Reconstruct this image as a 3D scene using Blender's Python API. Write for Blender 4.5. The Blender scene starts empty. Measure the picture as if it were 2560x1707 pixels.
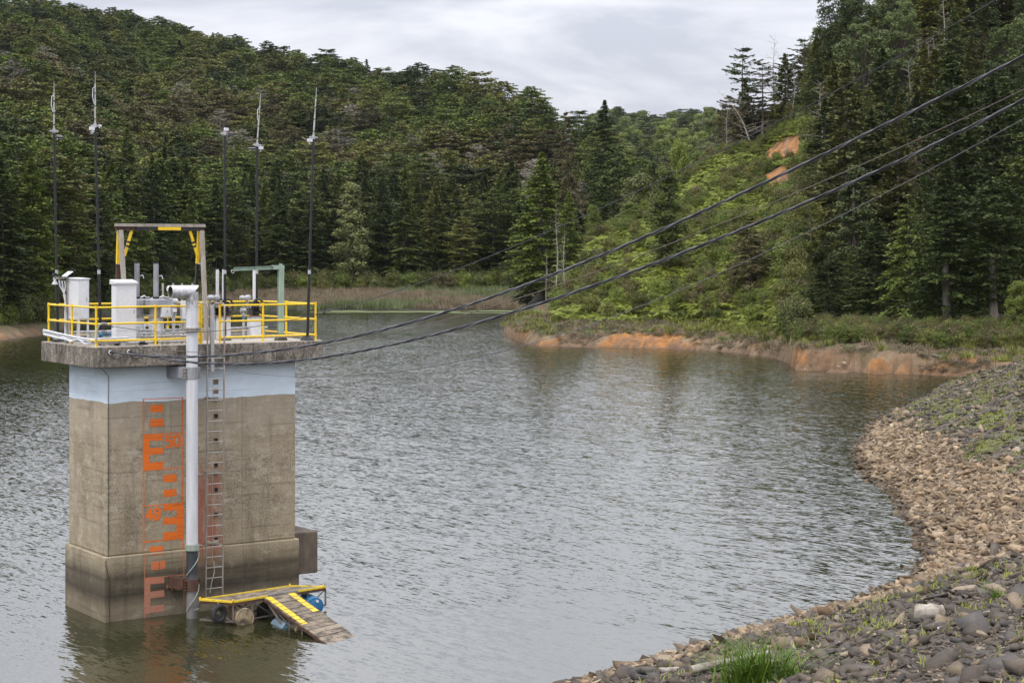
import bpy, bmesh, math, random
import numpy as np
from mathutils import Vector, Matrix

random.seed(7); RNG = np.random.default_rng(7)
S = bpy.context.scene
F, YH, HC, CX = 4535.0, 635.5, 10.35, 1280.0      # lens in photo pixels, horizon row, eye height above the water

# ---------------------------------------------------------------- camera
cam = bpy.data.objects.new('camera', bpy.data.cameras.new('camera'))
S.collection.objects.link(cam); S.camera = cam
cam.location = (0, 0, HC); cam.rotation_euler = (math.radians(90), 0, 0)
cam.data.sensor_width = 36; cam.data.lens = 36 * F / 2560
cam.data.shift_y = -(853.5 - YH) / 2560
cam.data.clip_start = 0.5; cam.data.clip_end = 6000

# ---------------------------------------------------------------- world, sun, exposure
SUN_EL, SUN_AZ = math.radians(58), math.radians(215)   # high, behind the camera and to its left
W = bpy.data.worlds.new('World'); S.world = W; W.use_nodes = True
wn = W.node_tree; wn.nodes.clear()
def WN(t, **k):
    n = wn.nodes.new(t)
    for a, b in k.items(): setattr(n, a, b)
    return n
out = WN('ShaderNodeOutputWorld'); bg = WN('ShaderNodeBackground')
sky = WN('ShaderNodeTexSky', sky_type='NISHITA', sun_disc=False, sun_elevation=SUN_EL, sun_rotation=SUN_AZ)
tc = WN('ShaderNodeTexCoord')
mp = WN('ShaderNodeMapping'); mp.inputs['Scale'].default_value = (2.2, 2.2, 9.0); mp.inputs['Rotation'].default_value = (0, math.radians(6), 0.4)
no = WN('ShaderNodeTexNoise'); no.inputs['Scale'].default_value = 2.3; no.inputs['Detail'].default_value = 6; no.inputs['Roughness'].default_value = 0.58; no.inputs['Distortion'].default_value = 0.4
rp = WN('ShaderNodeValToRGB')
rp.color_ramp.elements[0].position = 0.38; rp.color_ramp.elements[0].color = (5.8, 5.95, 6.8, 1)
rp.color_ramp.elements[1].position = 0.56; rp.color_ramp.elements[1].color = (8.4, 8.45, 8.95, 1)
mx = WN('ShaderNodeMix', data_type='RGBA'); mx.inputs['Factor'].default_value = 0.90
wn.links.new(tc.outputs['Generated'], mp.inputs['Vector']); wn.links.new(mp.outputs['Vector'], no.inputs['Vector'])
wn.links.new(no.outputs['Fac'], rp.inputs['Fac']); wn.links.new(sky.outputs['Color'], mx.inputs['A']); wn.links.new(rp.outputs['Color'], mx.inputs['B'])
# the cloud deck brightens gently from the horizon to overhead, as an even overcast does
sx = WN('ShaderNodeSeparateXYZ'); wn.links.new(tc.outputs['Generated'], sx.inputs[0])
gr = WN('ShaderNodeFloatCurve'); cu = gr.mapping.curves[0]; cu.points[0].location = (0, .31); cu.points[1].location = (1, .82)
for q in ((.12, .345), (.26, .53), (.55, .70)): cu.points.new(*q)
gr.mapping.update(); g2_ = WN('ShaderNodeMath', operation='MULTIPLY'); wn.links.new(sx.outputs[2], gr.inputs['Value']); wn.links.new(gr.outputs[0], g2_.inputs[0]); g2_.inputs[1].default_value = 2.75
vm = WN('ShaderNodeVectorMath', operation='SCALE'); wn.links.new(mx.outputs['Result'], vm.inputs[0]); wn.links.new(g2_.outputs[0], vm.inputs['Scale'])
wn.links.new(vm.outputs[0], bg.inputs['Color']); bg.inputs['Strength'].default_value = 0.10
wn.links.new(bg.outputs['Background'], out.inputs['Surface'])
sun = bpy.data.objects.new('sun', bpy.data.lights.new('sun', 'SUN')); S.collection.objects.link(sun)
sun.data.energy = 1.5; sun.data.angle = math.radians(11); sun.data.color = (1, 0.94, 0.85)
# light comes from azimuth SUN_AZ (clockwise from +Y)
sd = Vector((math.sin(SUN_AZ) * math.cos(SUN_EL), math.cos(SUN_AZ) * math.cos(SUN_EL), math.sin(SUN_EL)))
sun.rotation_euler = sd.to_track_quat('Z', 'Y').to_euler()
S.view_settings.view_transform = 'Standard'; S.view_settings.look = 'None'
S.view_settings.exposure = 0.33; S.view_settings.gamma = 1.0; S.view_settings.use_curve_mapping = False
S.render.film_transparent = False
S.cycles.max_bounces = 5; S.cycles.diffuse_bounces = 2; S.cycles.glossy_bounces = 3; S.cycles.transmission_bounces = 3; S.cycles.transparent_max_bounces = 4
S.cycles.caustics_reflective = False; S.cycles.caustics_refractive = False

# ---------------------------------------------------------------- node helper and materials
class NT:
    def __init__(s, name):
        s.m = bpy.data.materials.new(name); s.m.use_nodes = True; s.t = s.m.node_tree
        s.b = s.t.nodes['Principled BSDF']; s.o = s.t.nodes['Material Output']
        s._obj = None
    def nd(s, t, **k):
        n = s.t.nodes.new(t)
        for a, b in k.items(): setattr(n, a, b)
        return n
    def put(s, sock, v):
        if isinstance(v, bpy.types.NodeSocket): s.t.links.new(v, sock)
        elif isinstance(v, (tuple, list)) and len(v) == 3 and sock.type == 'RGBA': sock.default_value = (*v, 1)
        else: sock.default_value = v
    def obj(s):
        if s._obj is None: s._obj = s.nd('ShaderNodeTexCoord').outputs['Object']
        return s._obj
    def geo(s): return s.nd('ShaderNodeNewGeometry').outputs['Position']
    def vec(s, v, sc=(1, 1, 1), rot=(0, 0, 0), loc=(0, 0, 0)):
        n = s.nd('ShaderNodeMapping'); s.put(n.inputs[0], v); n.inputs['Scale'].default_value = sc
        n.inputs['Rotation'].default_value = rot; n.inputs['Location'].default_value = loc; return n.outputs[0]
    def noise(s, v, scale, detail=4, rough=0.55, dist=0.0):
        n = s.nd('ShaderNodeTexNoise'); s.put(n.inputs['Vector'], v); n.inputs['Scale'].default_value = scale
        n.inputs['Detail'].default_value = detail; n.inputs['Roughness'].default_value = rough; n.inputs['Distortion'].default_value = dist
        return n.outputs['Fac']
    def ramp(s, f, *stops):
        n = s.nd('ShaderNodeValToRGB'); s.put(n.inputs[0], f); e = n.color_ramp.elements
        while len(e) < len(stops): e.new(0.5)
        for i, (p, c) in enumerate(stops):
            e[i].position = p; e[i].color = (c, c, c, 1) if isinstance(c, (int, float)) else (*c, 1)
        return n.outputs[0]
    def mix(s, f, a, b, mode='MIX'):
        n = s.nd('ShaderNodeMix', data_type='RGBA', blend_type=mode); s.put(n.inputs[0], f); s.put(n.inputs[6], a); s.put(n.inputs[7], b); return n.outputs[2]
    def math(s, op, a, b=0.0, c=None):
        n = s.nd('ShaderNodeMath', operation=op); s.put(n.inputs[0], a); s.put(n.inputs[1], b)
        if c is not None: s.put(n.inputs[2], c)
        return n.outputs[0]
    def rng(s, v, a, b, c=0.0, d=1.0):
        n = s.nd('ShaderNodeMapRange'); s.put(n.inputs[0], v)
        for i, q in enumerate((a, b, c, d)): n.inputs[i + 1].default_value = q
        return n.outputs[0]
    def sep(s, v):
        n = s.nd('ShaderNodeSeparateXYZ'); s.put(n.inputs[0], v); return n.outputs
    def attr(s, name):
        return s.nd('ShaderNodeAttribute', attribute_name=name)
    def bump(s, h, strength=0.5, dist=0.02):
        n = s.nd('ShaderNodeBump'); s.put(n.inputs['Height'], h); n.inputs['Strength'].default_value = strength; n.inputs['Distance'].default_value = dist
        s.t.links.new(n.outputs[0], s.b.inputs['Normal']); return n
    def fin(s, col, rough=0.6, metal=0.0, spec=None):
        s.put(s.b.inputs['Base Color'], col); s.put(s.b.inputs['Roughness'], rough); s.put(s.b.inputs['Metallic'], metal)
        if spec is not None: s.b.inputs['Specular IOR Level'].default_value = spec
        return s.m

def worn(name, col, dirt, rough=0.5, metal=0.0, scale=6, amt=(0.45, 0.75), bump=0.0, stretch=(1, 1, 0.35)):
    n = NT(name); v = n.vec(n.obj(), stretch)
    f = n.ramp(n.noise(v, scale, 6, 0.65), (amt[0], 0), (amt[1], 1))
    c = n.mix(f, col, dirt)
    c = n.mix(0.18, c, n.ramp(n.noise(n.obj(), scale * 6, 3), (0.3, 0.35), (0.7, 1.0)), 'MULTIPLY')
    if bump: n.bump(n.noise(n.obj(), scale * 8, 4), bump, 0.01)
    return n.fin(c, rough, metal)

M = {}
M['yellow'] = worn('yellow_paint', (0.90, 0.60, 0.015), (0.50, 0.30, 0.03), 0.42, scale=9, amt=(0.55, 0.85))
M['yellow_faded'] = worn('faded_yellow_paint', (0.80, 0.56, 0.02), (0.36, 0.27, 0.10), 0.6, scale=6, amt=(0.45, 0.75))
M['black_paint'] = worn('black_paint', (0.012, 0.012, 0.014), (0.05, 0.045, 0.04), 0.4, scale=7, amt=(0.55, 0.9))
M['brown_steel'] = worn('rusty_brown_steel', (0.07, 0.035, 0.025), (0.15, 0.07, 0.035), 0.7, scale=8)
M['grey_steel'] = worn('weathered_grey_steel', (0.40, 0.37, 0.32), (0.19, 0.13, 0.09), 0.65, scale=7, amt=(0.4, 0.8))
M['cabinet'] = worn('light_grey_cabinet_paint', (0.72, 0.73, 0.76), (0.52, 0.50, 0.47), 0.4, scale=2.0, amt=(0.60, 1.0))
M['grey_paint'] = worn('mid_grey_paint', (0.33, 0.34, 0.37), (0.20, 0.19, 0.18), 0.45, scale=5)
M['silver'] = worn('silver_casting', (0.52, 0.53, 0.55), (0.28, 0.27, 0.26), 0.38, metal=0.3, scale=9)
M['galv'] = worn('galvanised_tube', (0.52, 0.53, 0.54), (0.30, 0.26, 0.22), 0.42, metal=0.35, scale=9)
M['ladder'] = worn('stained_steel_tube', (0.36, 0.33, 0.30), (0.20, 0.13, 0.09), 0.5, metal=0.3, scale=5, amt=(0.4, 0.75))
M['rung'] = worn('bright_steel_rung', (0.46, 0.43, 0.39), (0.30, 0.24, 0.19), 0.4, metal=0.2, scale=9)
M['green_paint'] = worn('pale_green_paint', (0.33, 0.44, 0.35), (0.17, 0.19, 0.14), 0.5, scale=5, amt=(0.5, 0.85))
M['dark_steel'] = worn('shaded_dark_steel', (0.17, 0.145, 0.12), (0.07, 0.05, 0.04), 0.7, scale=7)  # shadow under the raft put into the colour of its frame bars
M['rubber'] = worn('black_rubber', (0.02, 0.02, 0.02), (0.06, 0.055, 0.05), 0.75, scale=10)
M['cable'] = worn('black_cable', (0.018, 0.018, 0.022), (0.06, 0.06, 0.07), 0.32, scale=3)
M['cable_hi'] = worn('bare_aluminium_strand', (0.15, 0.15, 0.165), (0.07, 0.07, 0.08), 0.4, metal=0.3, scale=3)
M['cable_brown'] = worn('brown_cable', (0.16, 0.12, 0.10), (0.08, 0.07, 0.06), 0.6, scale=3)
M['blue_drum'] = worn('blue_plastic', (0.03, 0.17, 0.36), (0.09, 0.17, 0.24), 0.45, scale=4, amt=(0.45, 0.8))
M['faded_drum'] = worn('faded_blue_plastic', (0.16, 0.25, 0.33), (0.10, 0.12, 0.11), 0.6, scale=5)
M['mud_drum'] = worn('mud_stained_plastic', (0.40, 0.31, 0.19), (0.09, 0.07, 0.05), 0.8, scale=3, amt=(0.42, 0.6), stretch=(1, 1, 1))
M['blue_pipe'] = worn('blue_pipe_paint', (0.05, 0.20, 0.38), (0.05, 0.12, 0.2), 0.5)
M['red_pipe'] = worn('red_pipe_paint', (0.40, 0.07, 0.03), (0.2, 0.05, 0.03), 0.5)
M['rope'] = worn('pale_green_rope', (0.36, 0.40, 0.33), (0.22, 0.24, 0.2), 0.9, scale=14)
M['hole_shade'] = worn('painted_recess_shade', (0.02, 0.014, 0.012), (0.04, 0.02, 0.015), 0.9)  # shade of a hollow painted near-black on the shallow socket boxes
M['pipe_inside'] = worn('shaded_pipe_inside', (0.13, 0.12, 0.095), (0.05, 0.045, 0.035), 0.8, scale=6)  # darkness inside the open elbow painted into its wall colour
M['rust_rim'] = worn('rusted_rim', (0.28, 0.20, 0.15), (0.14, 0.07, 0.05), 0.85, scale=30)
M['glass'] = worn('lamp_glass', (0.35, 0.38, 0.40), (0.25, 0.25, 0.25), 0.15)
M['panel_glass'] = worn('solar_panel_face', (0.70, 0.72, 0.76), (0.5, 0.5, 0.52), 0.12)
M['orange_paint'] = None
# painted gauge: orange on the upper column, worn to pink near the water
n = NT('orange_gauge_paint'); z = n.sep(n.obj())[2]
c = n.mix(n.rng(n.math('ADD', z, n.math('MULTIPLY', n.noise(n.obj(), 2.5), 0.5)), 2.3, 1.2), (0.80, 0.165, 0.012), (0.45, 0.17, 0.10))
line = n.ramp(n.noise(n.vec(n.obj(), (1.5, 1.5, 34)), 1.0, 2), (0.36, 0.55), (0.46, 1.0))
spk = n.ramp(n.noise(n.obj(), 46, 3, 0.7), (0.30, 0.45), (0.42, 1.0))
c = n.mix(0.55, c, n.mix(1.0, line, spk, 'MULTIPLY'), 'MULTIPLY')
chips = n.ramp(n.math('ADD', n.noise(n.obj(), 15, 6, 0.78), n.math('MULTIPLY', n.rng(z, 2.4, 0.4), 0.07)), (0.60, 0), (0.64, 1))
c = n.mix(chips, c, (0.30, 0.25, 0.20))
n.bump(n.noise(n.obj(), 40, 4), 0.5, 0.01)
M['orange_paint'] = n.fin(c, 0.75)

# column and plinth concrete: board marks, exposed aggregate, painted top, water stains, rust run-off
def concrete():
    n = NT('weathered_concrete'); o = n.obj(); x, y, z = n.sep(o)
    big = n.noise(o, 0.9, 5, 0.6)
    mid = n.math('ADD', n.math('MULTIPLY', n.noise(n.vec(o, (1.2, 1.2, 4.5)), 1.6, 6, 0.65), 0.5), n.math('MULTIPLY', n.noise(n.vec(o, (1.3, 1.3, 0.55)), 1.3, 6, 0.7, 0.5), 0.5))
    c = n.mix(n.ramp(mid, (0.38, 0), (0.62, 1)), (0.30, 0.24, 0.16), (0.47, 0.395, 0.285))
    fine = n.noise(o, 26, 5, 0.75)
    c = n.mix(n.math('MULTIPLY', n.ramp(fine, (0.42, 1), (0.53, 0)), n.rng(big, 0.38, 0.62, 0.25, 0.85)), c, (0.085, 0.068, 0.048))
    c = n.mix(n.math('MULTIPLY', n.ramp(n.noise(o, 34, 3, 0.6), (0.62, 0), (0.68, 1)), 0.5), c, (0.50, 0.46, 0.38))
    # smoother, paler band under the paint
    up = n.rng(n.math('ADD', z, n.math('MULTIPLY', big, 0.9)), 5.35, 5.9)
    c = n.mix(n.math('MULTIPLY', up, 0.65), c, n.mix(n.noise(n.vec(o, (1, 1, 8)), 2.2, 4), (0.36, 0.295, 0.215), (0.48, 0.41, 0.31)))
    # mossy olive tint low down on the column
    low = n.rng(z, 3.2, 2.0)
    c = n.mix(n.math('MULTIPLY', low, 0.35), c, (0.30, 0.245, 0.145))
    # horizontal shutter-board lines
    bl = n.ramp(n.noise(n.vec(o, (0.35, 0.35, 9)), 1.0, 2, 0.4), (0.34, 0.72), (0.40, 1.0))
    c = n.mix(0.8, c, bl, 'MULTIPLY')
    vr = n.ramp(n.noise(n.vec(o, (2.6, 2.6, 0.22)), 1.0, 6, 0.72, 0.3), (0.52, 0), (0.68, 0.45)); c = n.mix(vr, c, (0.125, 0.098, 0.066))
    c = n.mix(n.math('MULTIPLY', n.ramp(n.noise(n.vec(o, (1, 1, 1.6)), 1.7, 7, 0.75), (0.54, 0), (0.63, 1)), 0.6), c, (0.50, 0.445, 0.345))
    # rust-red run-off behind the ladder
    rx = n.math('ABSOLUTE', n.math('SUBTRACT', n.math('ADD', x, n.math('MULTIPLY', n.noise(o, 2.1, 4), 0.5)), 3.32))
    rm = n.math('MULTIPLY', n.rng(rx, 0.62, 0.34), n.math('MULTIPLY', n.rng(z, 4.6, 3.6), n.rng(z, 0.9, 1.9)))
    rm = n.math('MULTIPLY', rm, n.ramp(n.noise(n.vec(o, (3, 3, 1)), 2.2, 6, 0.7), (0.34, 0.15), (0.56, 0.9)))
    c = n.mix(rm, c, (0.30, 0.095, 0.060))
    # waterline bands on the plinth
    zz = n.math('ADD', z, n.math('MULTIPLY', n.noise(n.vec(o, (0.6, 0.6, 1)), 1.4, 5, 0.6), 0.28))
    band = n.ramp(n.rng(zz, 0.0, 2.2), (0.0, 0.18), (0.05, 0.62), (0.20, 0.66), (0.30, 0.46), (0.385, 0.22), (0.47, 0.34), (0.545, 0.42), (0.60, 0.30), (0.70, 0.72), (0.84, 1.0))
    c = n.mix(1.0, c, n.mix(0.55, band, n.mix(band, (0.50, 0.42, 0.30), (1, 1, 1)), 'MULTIPLY'), 'MULTIPLY')
    for su_ in (2.05, 4.30): c = n.mix(n.math('MULTIPLY', n.rng(n.math('ABSOLUTE', n.math('SUBTRACT', n.math('ADD', x, n.math('MULTIPLY', n.noise(o, 3.0, 3), 0.03)), su_)), 0.016, 0.004), 0.55), c, (0.09, 0.075, 0.06))
    # light blue paint with a ragged lower edge
    edge = n.math('ADD', z, n.math('MULTIPLY', n.math('SUBTRACT', n.noise(o, 0.7, 5), 0.5), 0.22))
    pm = n.rng(edge, 6.135, 6.150)
    pc = n.mix(n.ramp(n.noise(n.vec(o, (1, 1, 2.2)), 1.1, 6, 0.7), (0.35, 0), (0.75, 1)), (0.74, 0.84, 0.94), (0.60, 0.68, 0.74))
    pc = n.mix(0.5, pc, n.ramp(n.noise(n.vec(o, (0.4, 0.4, 12)), 1.0, 2), (0.36, 0.78), (0.40, 1.0)), 'MULTIPLY')
    pc = n.mix(n.ramp(n.noise(o, 8, 6, 0.8), (0.70, 0), (0.73, 0.8)), pc, (0.16, 0.15, 0.14))
    c = n.mix(pm, c, pc)
    h = n.math('ADD', fine, n.math('MULTIPLY', n.noise(o, 70, 3), 0.5))
    h = n.math('ADD', h, n.math('MULTIPLY', bl, 0.5))
    n.bump(h, 0.45, 0.02)
    return n.fin(c, 0.88)
M['concrete'] = concrete()

def slabmat():
    n = NT('grimy_slab_concrete'); o = n.obj(); x, y, z = n.sep(o)
    st = n.noise(n.vec(o, (3.0, 3.0, 1.1)), 1.0, 8, 0.72, 0.8)
    c = n.mix(n.ramp(st, (0.37, 0), (0.62, 1)), (0.085, 0.068, 0.052), (0.34, 0.295, 0.24))
    c = n.mix(n.ramp(n.noise(n.vec(o, (9, 9, 2.2)), 1.0, 6, 0.7), (0.54, 0), (0.66, 0.8)), c, (0.52, 0.48, 0.43))
    c = n.mix(n.math('MULTIPLY', n.ramp(n.noise(o, 14, 5, 0.7), (0.45, 1), (0.56, 0)), 0.55), c, (0.035, 0.032, 0.028))
    top = n.rng(z, 7.757, 7.764)
    c = n.mix(top, c, n.mix(n.noise(o, 2.4, 6), (0.36, 0.32, 0.27), (0.50, 0.45, 0.38)))
    n.bump(n.noise(o, 30, 5, 0.7), 0.6, 0.02)
    return n.fin(c, 0.9)
M['slab'] = slabmat()

def pipemat():
    n = NT('painted_riser_pipe'); o = n.obj(); z = n.sep(o)[2]
    c = n.mix(n.ramp(n.noise(n.vec(o, (7, 7, 0.8)), 1.0, 5), (0.35, 0), (0.7, 1)), (0.68, 0.69, 0.73), (0.54, 0.54, 0.56))
    zz = n.math('ADD', z, n.math('MULTIPLY', n.noise(n.vec(o, (5, 5, 1)), 1.2, 5, 0.7), 0.5))
    dk = n.ramp(n.rng(zz, 0.0, 2.3), (0.0, (0.05, 0.048, 0.045)), (0.09, (0.18, 0.17, 0.16)), (0.36, (0.20, 0.19, 0.18)), (0.52, (0.13, 0.125, 0.12)), (0.66, (0.045, 0.05, 0.058)), (0.86, (0.035, 0.04, 0.046)))
    c = n.mix(n.rng(z, 2.06, 2.04), c, dk)
    moss = n.math('MULTIPLY', n.rng(z, 9.45, 9.15), n.math('MULTIPLY', n.rng(z, 8.7, 9.0), n.ramp(n.noise(n.vec(o, (9, 9, 7)), 1.6, 6, 0.75), (0.40, 0.1), (0.60, 0.85))))
    c = n.mix(moss, c, (0.15, 0.13, 0.10))
    n.bump(n.noise(o, 25, 4), 0.2, 0.01)
    return n.fin(c, 0.5)
M['pipe'] = pipemat()

def woodmat(name, a, b, dark, wet=False):
    n = NT(name); o = n.obj()
    r = n.nd('ShaderNodeObjectInfo').outputs['Random']
    off = n.nd('ShaderNodeVectorMath', operation='ADD'); n.put(off.inputs[0], o)
    cmb = n.nd('ShaderNodeCombineXYZ'); n.put(cmb.inputs[0], n.math('MULTIPLY', r, 37.0)); n.put(cmb.inputs[1], n.math('MULTIPLY', r, 11.0))
    n.put(off.inputs[1], cmb.outputs[0])
    g = n.noise(n.vec(off.outputs[0], (2.2, 26, 26)), 1.0, 5, 0.6, 0.3)
    c = n.mix(n.ramp(g, (0.3, 0), (0.7, 1)), a, b)
    c = n.mix(n.ramp(n.noise(off.outputs[0], 2.3, 6, 0.7), (0.45, 0), (0.60, 0.9)), c, dark)
    c = n.mix(1.0, c, n.ramp(r, (0, 0.70), (1, 1.12)), 'MULTIPLY')
    n.bump(g, 0.5, 0.01)
    return n.fin(c, 0.8)
M['plank'] = woodmat('grey_weathered_planks', (0.19, 0.145, 0.10), (0.33, 0.27, 0.20), (0.045, 0.037, 0.030))
M['log'] = woodmat('bleached_log_wood', (0.30, 0.26, 0.21), (0.50, 0.46, 0.40), (0.14, 0.11, 0.08))

def leafmat(name, a, b, trans=0.10, nscale=0.35, rough=0.6, spread=0.38):
    """foliage: colour a..b by leaf, clump and tree"""
    n = NT(name); v = n.attr('v').outputs['Fac']
    r = n.nd('ShaderNodeObjectInfo').outputs['Random']
    f = n.math('ADD', n.math('MULTIPLY', v, 0.34), n.math('MULTIPLY', n.noise(n.obj(), nscale, 4, 0.6), 0.80))
    c = n.mix(n.ramp(f, (0.30, 0), (0.80, 1)), a, b)
    c = n.mix(1.0, c, n.ramp(r, (0.0, 1 - spread), (1.0, 1 + spread * 0.8)), 'MULTIPLY')
    m = n.fin(c, rough, 0.0, 0.25)
    tr = n.nd('ShaderNodeBsdfTranslucent'); n.put(tr.inputs[0], c)
    ms = n.nd('ShaderNodeMixShader'); ms.inputs[0].default_value = trans
    n.t.links.new(n.b.outputs[0], ms.inputs[1]); n.t.links.new(tr.outputs[0], ms.inputs[2]); n.t.links.new(ms.outputs[0], n.o.inputs[0])
    return m
L = {}
L['dark'] = leafmat('dark_conifer_foliage', (0.028, 0.043, 0.013), (0.084, 0.114, 0.029))
L['green'] = leafmat('green_cypress_foliage', (0.057, 0.085, 0.020), (0.174, 0.216, 0.044))
L['pine'] = leafmat('blue_green_pine_foliage', (0.050, 0.073, 0.025), (0.149, 0.185, 0.061))
L['olive'] = leafmat('olive_foliage', (0.078, 0.085, 0.022), (0.212, 0.213, 0.054))
L['brown'] = leafmat('dry_brownish_foliage', (0.077, 0.068, 0.027), (0.182, 0.161, 0.069))
L['grey'] = leafmat('grey_dead_twigs', (0.137, 0.121, 0.095), (0.285, 0.261, 0.214))
L['broad'] = leafmat('pale_broadleaf_foliage', (0.066, 0.083, 0.026), (0.205, 0.218, 0.079))
L['bright'] = leafmat('bright_green_foliage', (0.077, 0.104, 0.018), (0.222, 0.268, 0.051))
L['fresh'] = leafmat('fresh_green_cypress_foliage', (0.060, 0.089, 0.017), (0.178, 0.221, 0.043))
L['tip'] = leafmat('brown_tipped_cypress_foliage', (0.053, 0.063, 0.017), (0.148, 0.146, 0.046))
L['fern'] = leafmat('yellow_green_fern', (0.099, 0.128, 0.017), (0.354, 0.403, 0.060), nscale=0.1)
L['fern_dark'] = leafmat('dull_fern', (0.072, 0.094, 0.028), (0.215, 0.257, 0.066), nscale=0.1)
L['grass'] = leafmat('green_grass_blades', (0.101, 0.114, 0.022), (0.278, 0.297, 0.061), nscale=0.1)
L['clump'] = leafmat('lush_grass_blades', (0.073, 0.140, 0.013), (0.209, 0.337, 0.039), nscale=0.1)
L['dry'] = leafmat('dry_straw_blades', (0.107, 0.084, 0.050), (0.247, 0.198, 0.127), nscale=0.1)
L['reed'] = leafmat('brown_reeds', (0.139, 0.106, 0.068), (0.330, 0.271, 0.173), nscale=0.1)
L['reed_green'] = leafmat('green_reeds', (0.094, 0.116, 0.050), (0.231, 0.275, 0.121), nscale=0.1)
def barkmat(name, a, b):
    n = NT(name); o = n.obj(); c = n.mix(n.ramp(n.noise(n.vec(o, (3, 3, 0.6)), 2.0, 5, 0.7), (0.35, 0), (0.65, 1)), a, b)
    return n.fin(c, 0.9)
L['bark'] = barkmat('brown_bark', (0.055, 0.042, 0.032), (0.17, 0.135, 0.105))
L['bark_mid'] = barkmat('grey_brown_bark', (0.085, 0.070, 0.056), (0.23, 0.195, 0.16))
L['bark_pale'] = barkmat('pale_dead_bark', (0.20, 0.17, 0.14), (0.42, 0.38, 0.33))

def vcolmat(name, bump=0.6, dist=0.1, scale=3.0, rough=0.92):
    n = NT(name); c = n.attr('Col').outputs['Color']; g = n.geo()
    c = n.mix(0.6, c, n.ramp(n.noise(g, scale, 6, 0.7), (0.30, 0.40), (0.65, 1.25)), 'MULTIPLY')
    n.bump(n.noise(g, scale * 1.3, 7, 0.7), bump, dist)
    return n.fin(c, rough)
M['ground'] = vcolmat('clay_and_soil', 1.0, 0.35, 1.4)
M['bank_soil'] = vcolmat('gravelly_dark_soil', 0.8, 0.05, 7.0)
def stonemat():
    n = NT('quarry_stone'); c = n.attr('Col').outputs['Color']; g = n.geo()
    c = n.mix(0.75, c, n.ramp(n.noise(g, 9.0, 6, 0.7), (0.30, 0.55), (0.65, 1.2)), 'MULTIPLY')
    n.bump(n.noise(g, 22.0, 5, 0.7), 0.5, 0.02)
    return n.fin(c, 0.88)
M['stone'] = stonemat()

def watermat():
    """ripples as surface slopes taken straight from noise, so that they keep their strength in the distance"""
    n = NT('rippled_lake_water'); g = n.geo()
    def slopes(sc, rot, k, det=2, dist=0.4):
        """crests run at angle rot; slopes act mostly across them"""
        r = n.nd('ShaderNodeVectorRotate', rotation_type='Z_AXIS'); n.put(r.inputs['Vector'], g); r.inputs['Angle'].default_value = -math.radians(rot)
        t = n.nd('ShaderNodeTexNoise'); n.put(t.inputs['Vector'], n.vec(r.outputs[0], (sc[0], sc[1], 1))); t.inputs['Scale'].default_value = 1.0; t.inputs['Detail'].default_value = det; t.inputs['Roughness'].default_value = 0.5; t.inputs['Distortion'].default_value = dist
        a = n.nd('ShaderNodeVectorMath', operation='SUBTRACT'); n.put(a.inputs[0], t.outputs['Color']); a.inputs[1].default_value = (.5, .5, .5)
        b = n.nd('ShaderNodeVectorMath', operation='MULTIPLY'); n.put(b.inputs[0], a.outputs[0]); b.inputs[1].default_value = (k * .35, k, 0)
        q = n.nd('ShaderNodeVectorRotate', rotation_type='Z_AXIS'); n.put(q.inputs['Vector'], b.outputs[0]); q.inputs['Angle'].default_value = math.radians(rot); return q.outputs[0]
    def add(a, b): t = n.nd('ShaderNodeVectorMath', operation='ADD'); n.put(t.inputs[0], a); n.put(t.inputs[1], b); return t.outputs[0]
    s_ = add(add(slopes((0.30, 1.5), -46, WA), slopes((1.7, 9.0), -50, WB)), slopes((5.5, 19.0), -34, WC)); s_ = add(s_, (0.0, -0.030, 0.0))
    w = n.noise(n.vec(g, (1, .5, 1)), 0.04, 4, 0.55, 0.4); amp = n.ramp(w, (0.38, 0.95), (0.60, 1.15))
    sc_ = n.nd('ShaderNodeVectorMath', operation='SCALE'); n.put(sc_.inputs[0], s_); n.put(sc_.inputs['Scale'], amp)
    q = n.sep(sc_.outputs[0]); cb = n.nd('ShaderNodeCombineXYZ'); n.put(cb.inputs[0], q[0]); n.put(cb.inputs[1], n.math('MINIMUM', q[1], 0.035)); cb.inputs[2].default_value = 1.0   # lee faces hide behind the crest before them
    nn = cb.outputs[0]; nz = n.nd('ShaderNodeVectorMath', operation='NORMALIZE'); n.put(nz.inputs[0], nn)
    n.t.links.new(nz.outputs[0], n.b.inputs['Normal'])
    m = n.fin((0.022, 0.024, 0.008), 0.03)
    n.b.inputs['IOR'].default_value = 2.6
    return m
WA, WB, WC = 0.12, 0.47, 0.36
M['water'] = watermat()
M['algae'] = worn('green_algae', (0.13, 0.17, 0.035), (0.09, 0.10, 0.03), 0.7, scale=0.6, stretch=(1, 1, 1))
# ---------------------------------------------------------------- mesh helpers
def link(o): S.collection.objects.link(o); return o
BASE = {}
def tag(o, label=None, cat=None, group=None, kind=None):
    if label: o['label'] = label
    if cat: o['category'] = cat
    if group: o['group'] = group
    if kind: o['kind'] = kind
    return o

TH = 0.597; TX, TY = -11.453, 51.01               # tower frame: front corner of the plinth at the water, u along the front, v inwards
CU, SU_ = math.cos(TH), math.sin(TH)
def tw(u, v, z=0.0): return Vector((TX + u * CU - v * SU_, TY + u * SU_ + v * CU, z))
def u_at(px, v):                                   # u of the point on the plane v=const that the photo shows in column px
    k = (px - CX) / F
    return (k * (TY + v * CU) - TX + v * SU_) / (CU - k * SU_)
def v_at(px, u):
    k = (px - CX) / F
    return (TX + u * CU - k * (TY + u * SU_)) / (SU_ + k * CU)
def z_at(py, u, v): return HC - (py - YH) / F * (TY + u * SU_ + v * CU)
def at(px, py=None, Y=None, z=None):
    if Y is None: Y = (HC - z) * F / (py - YH)
    if z is None: z = HC - (py - YH) / F * Y
    return Vector(((px - CX) / F * Y, Y, z))

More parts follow.
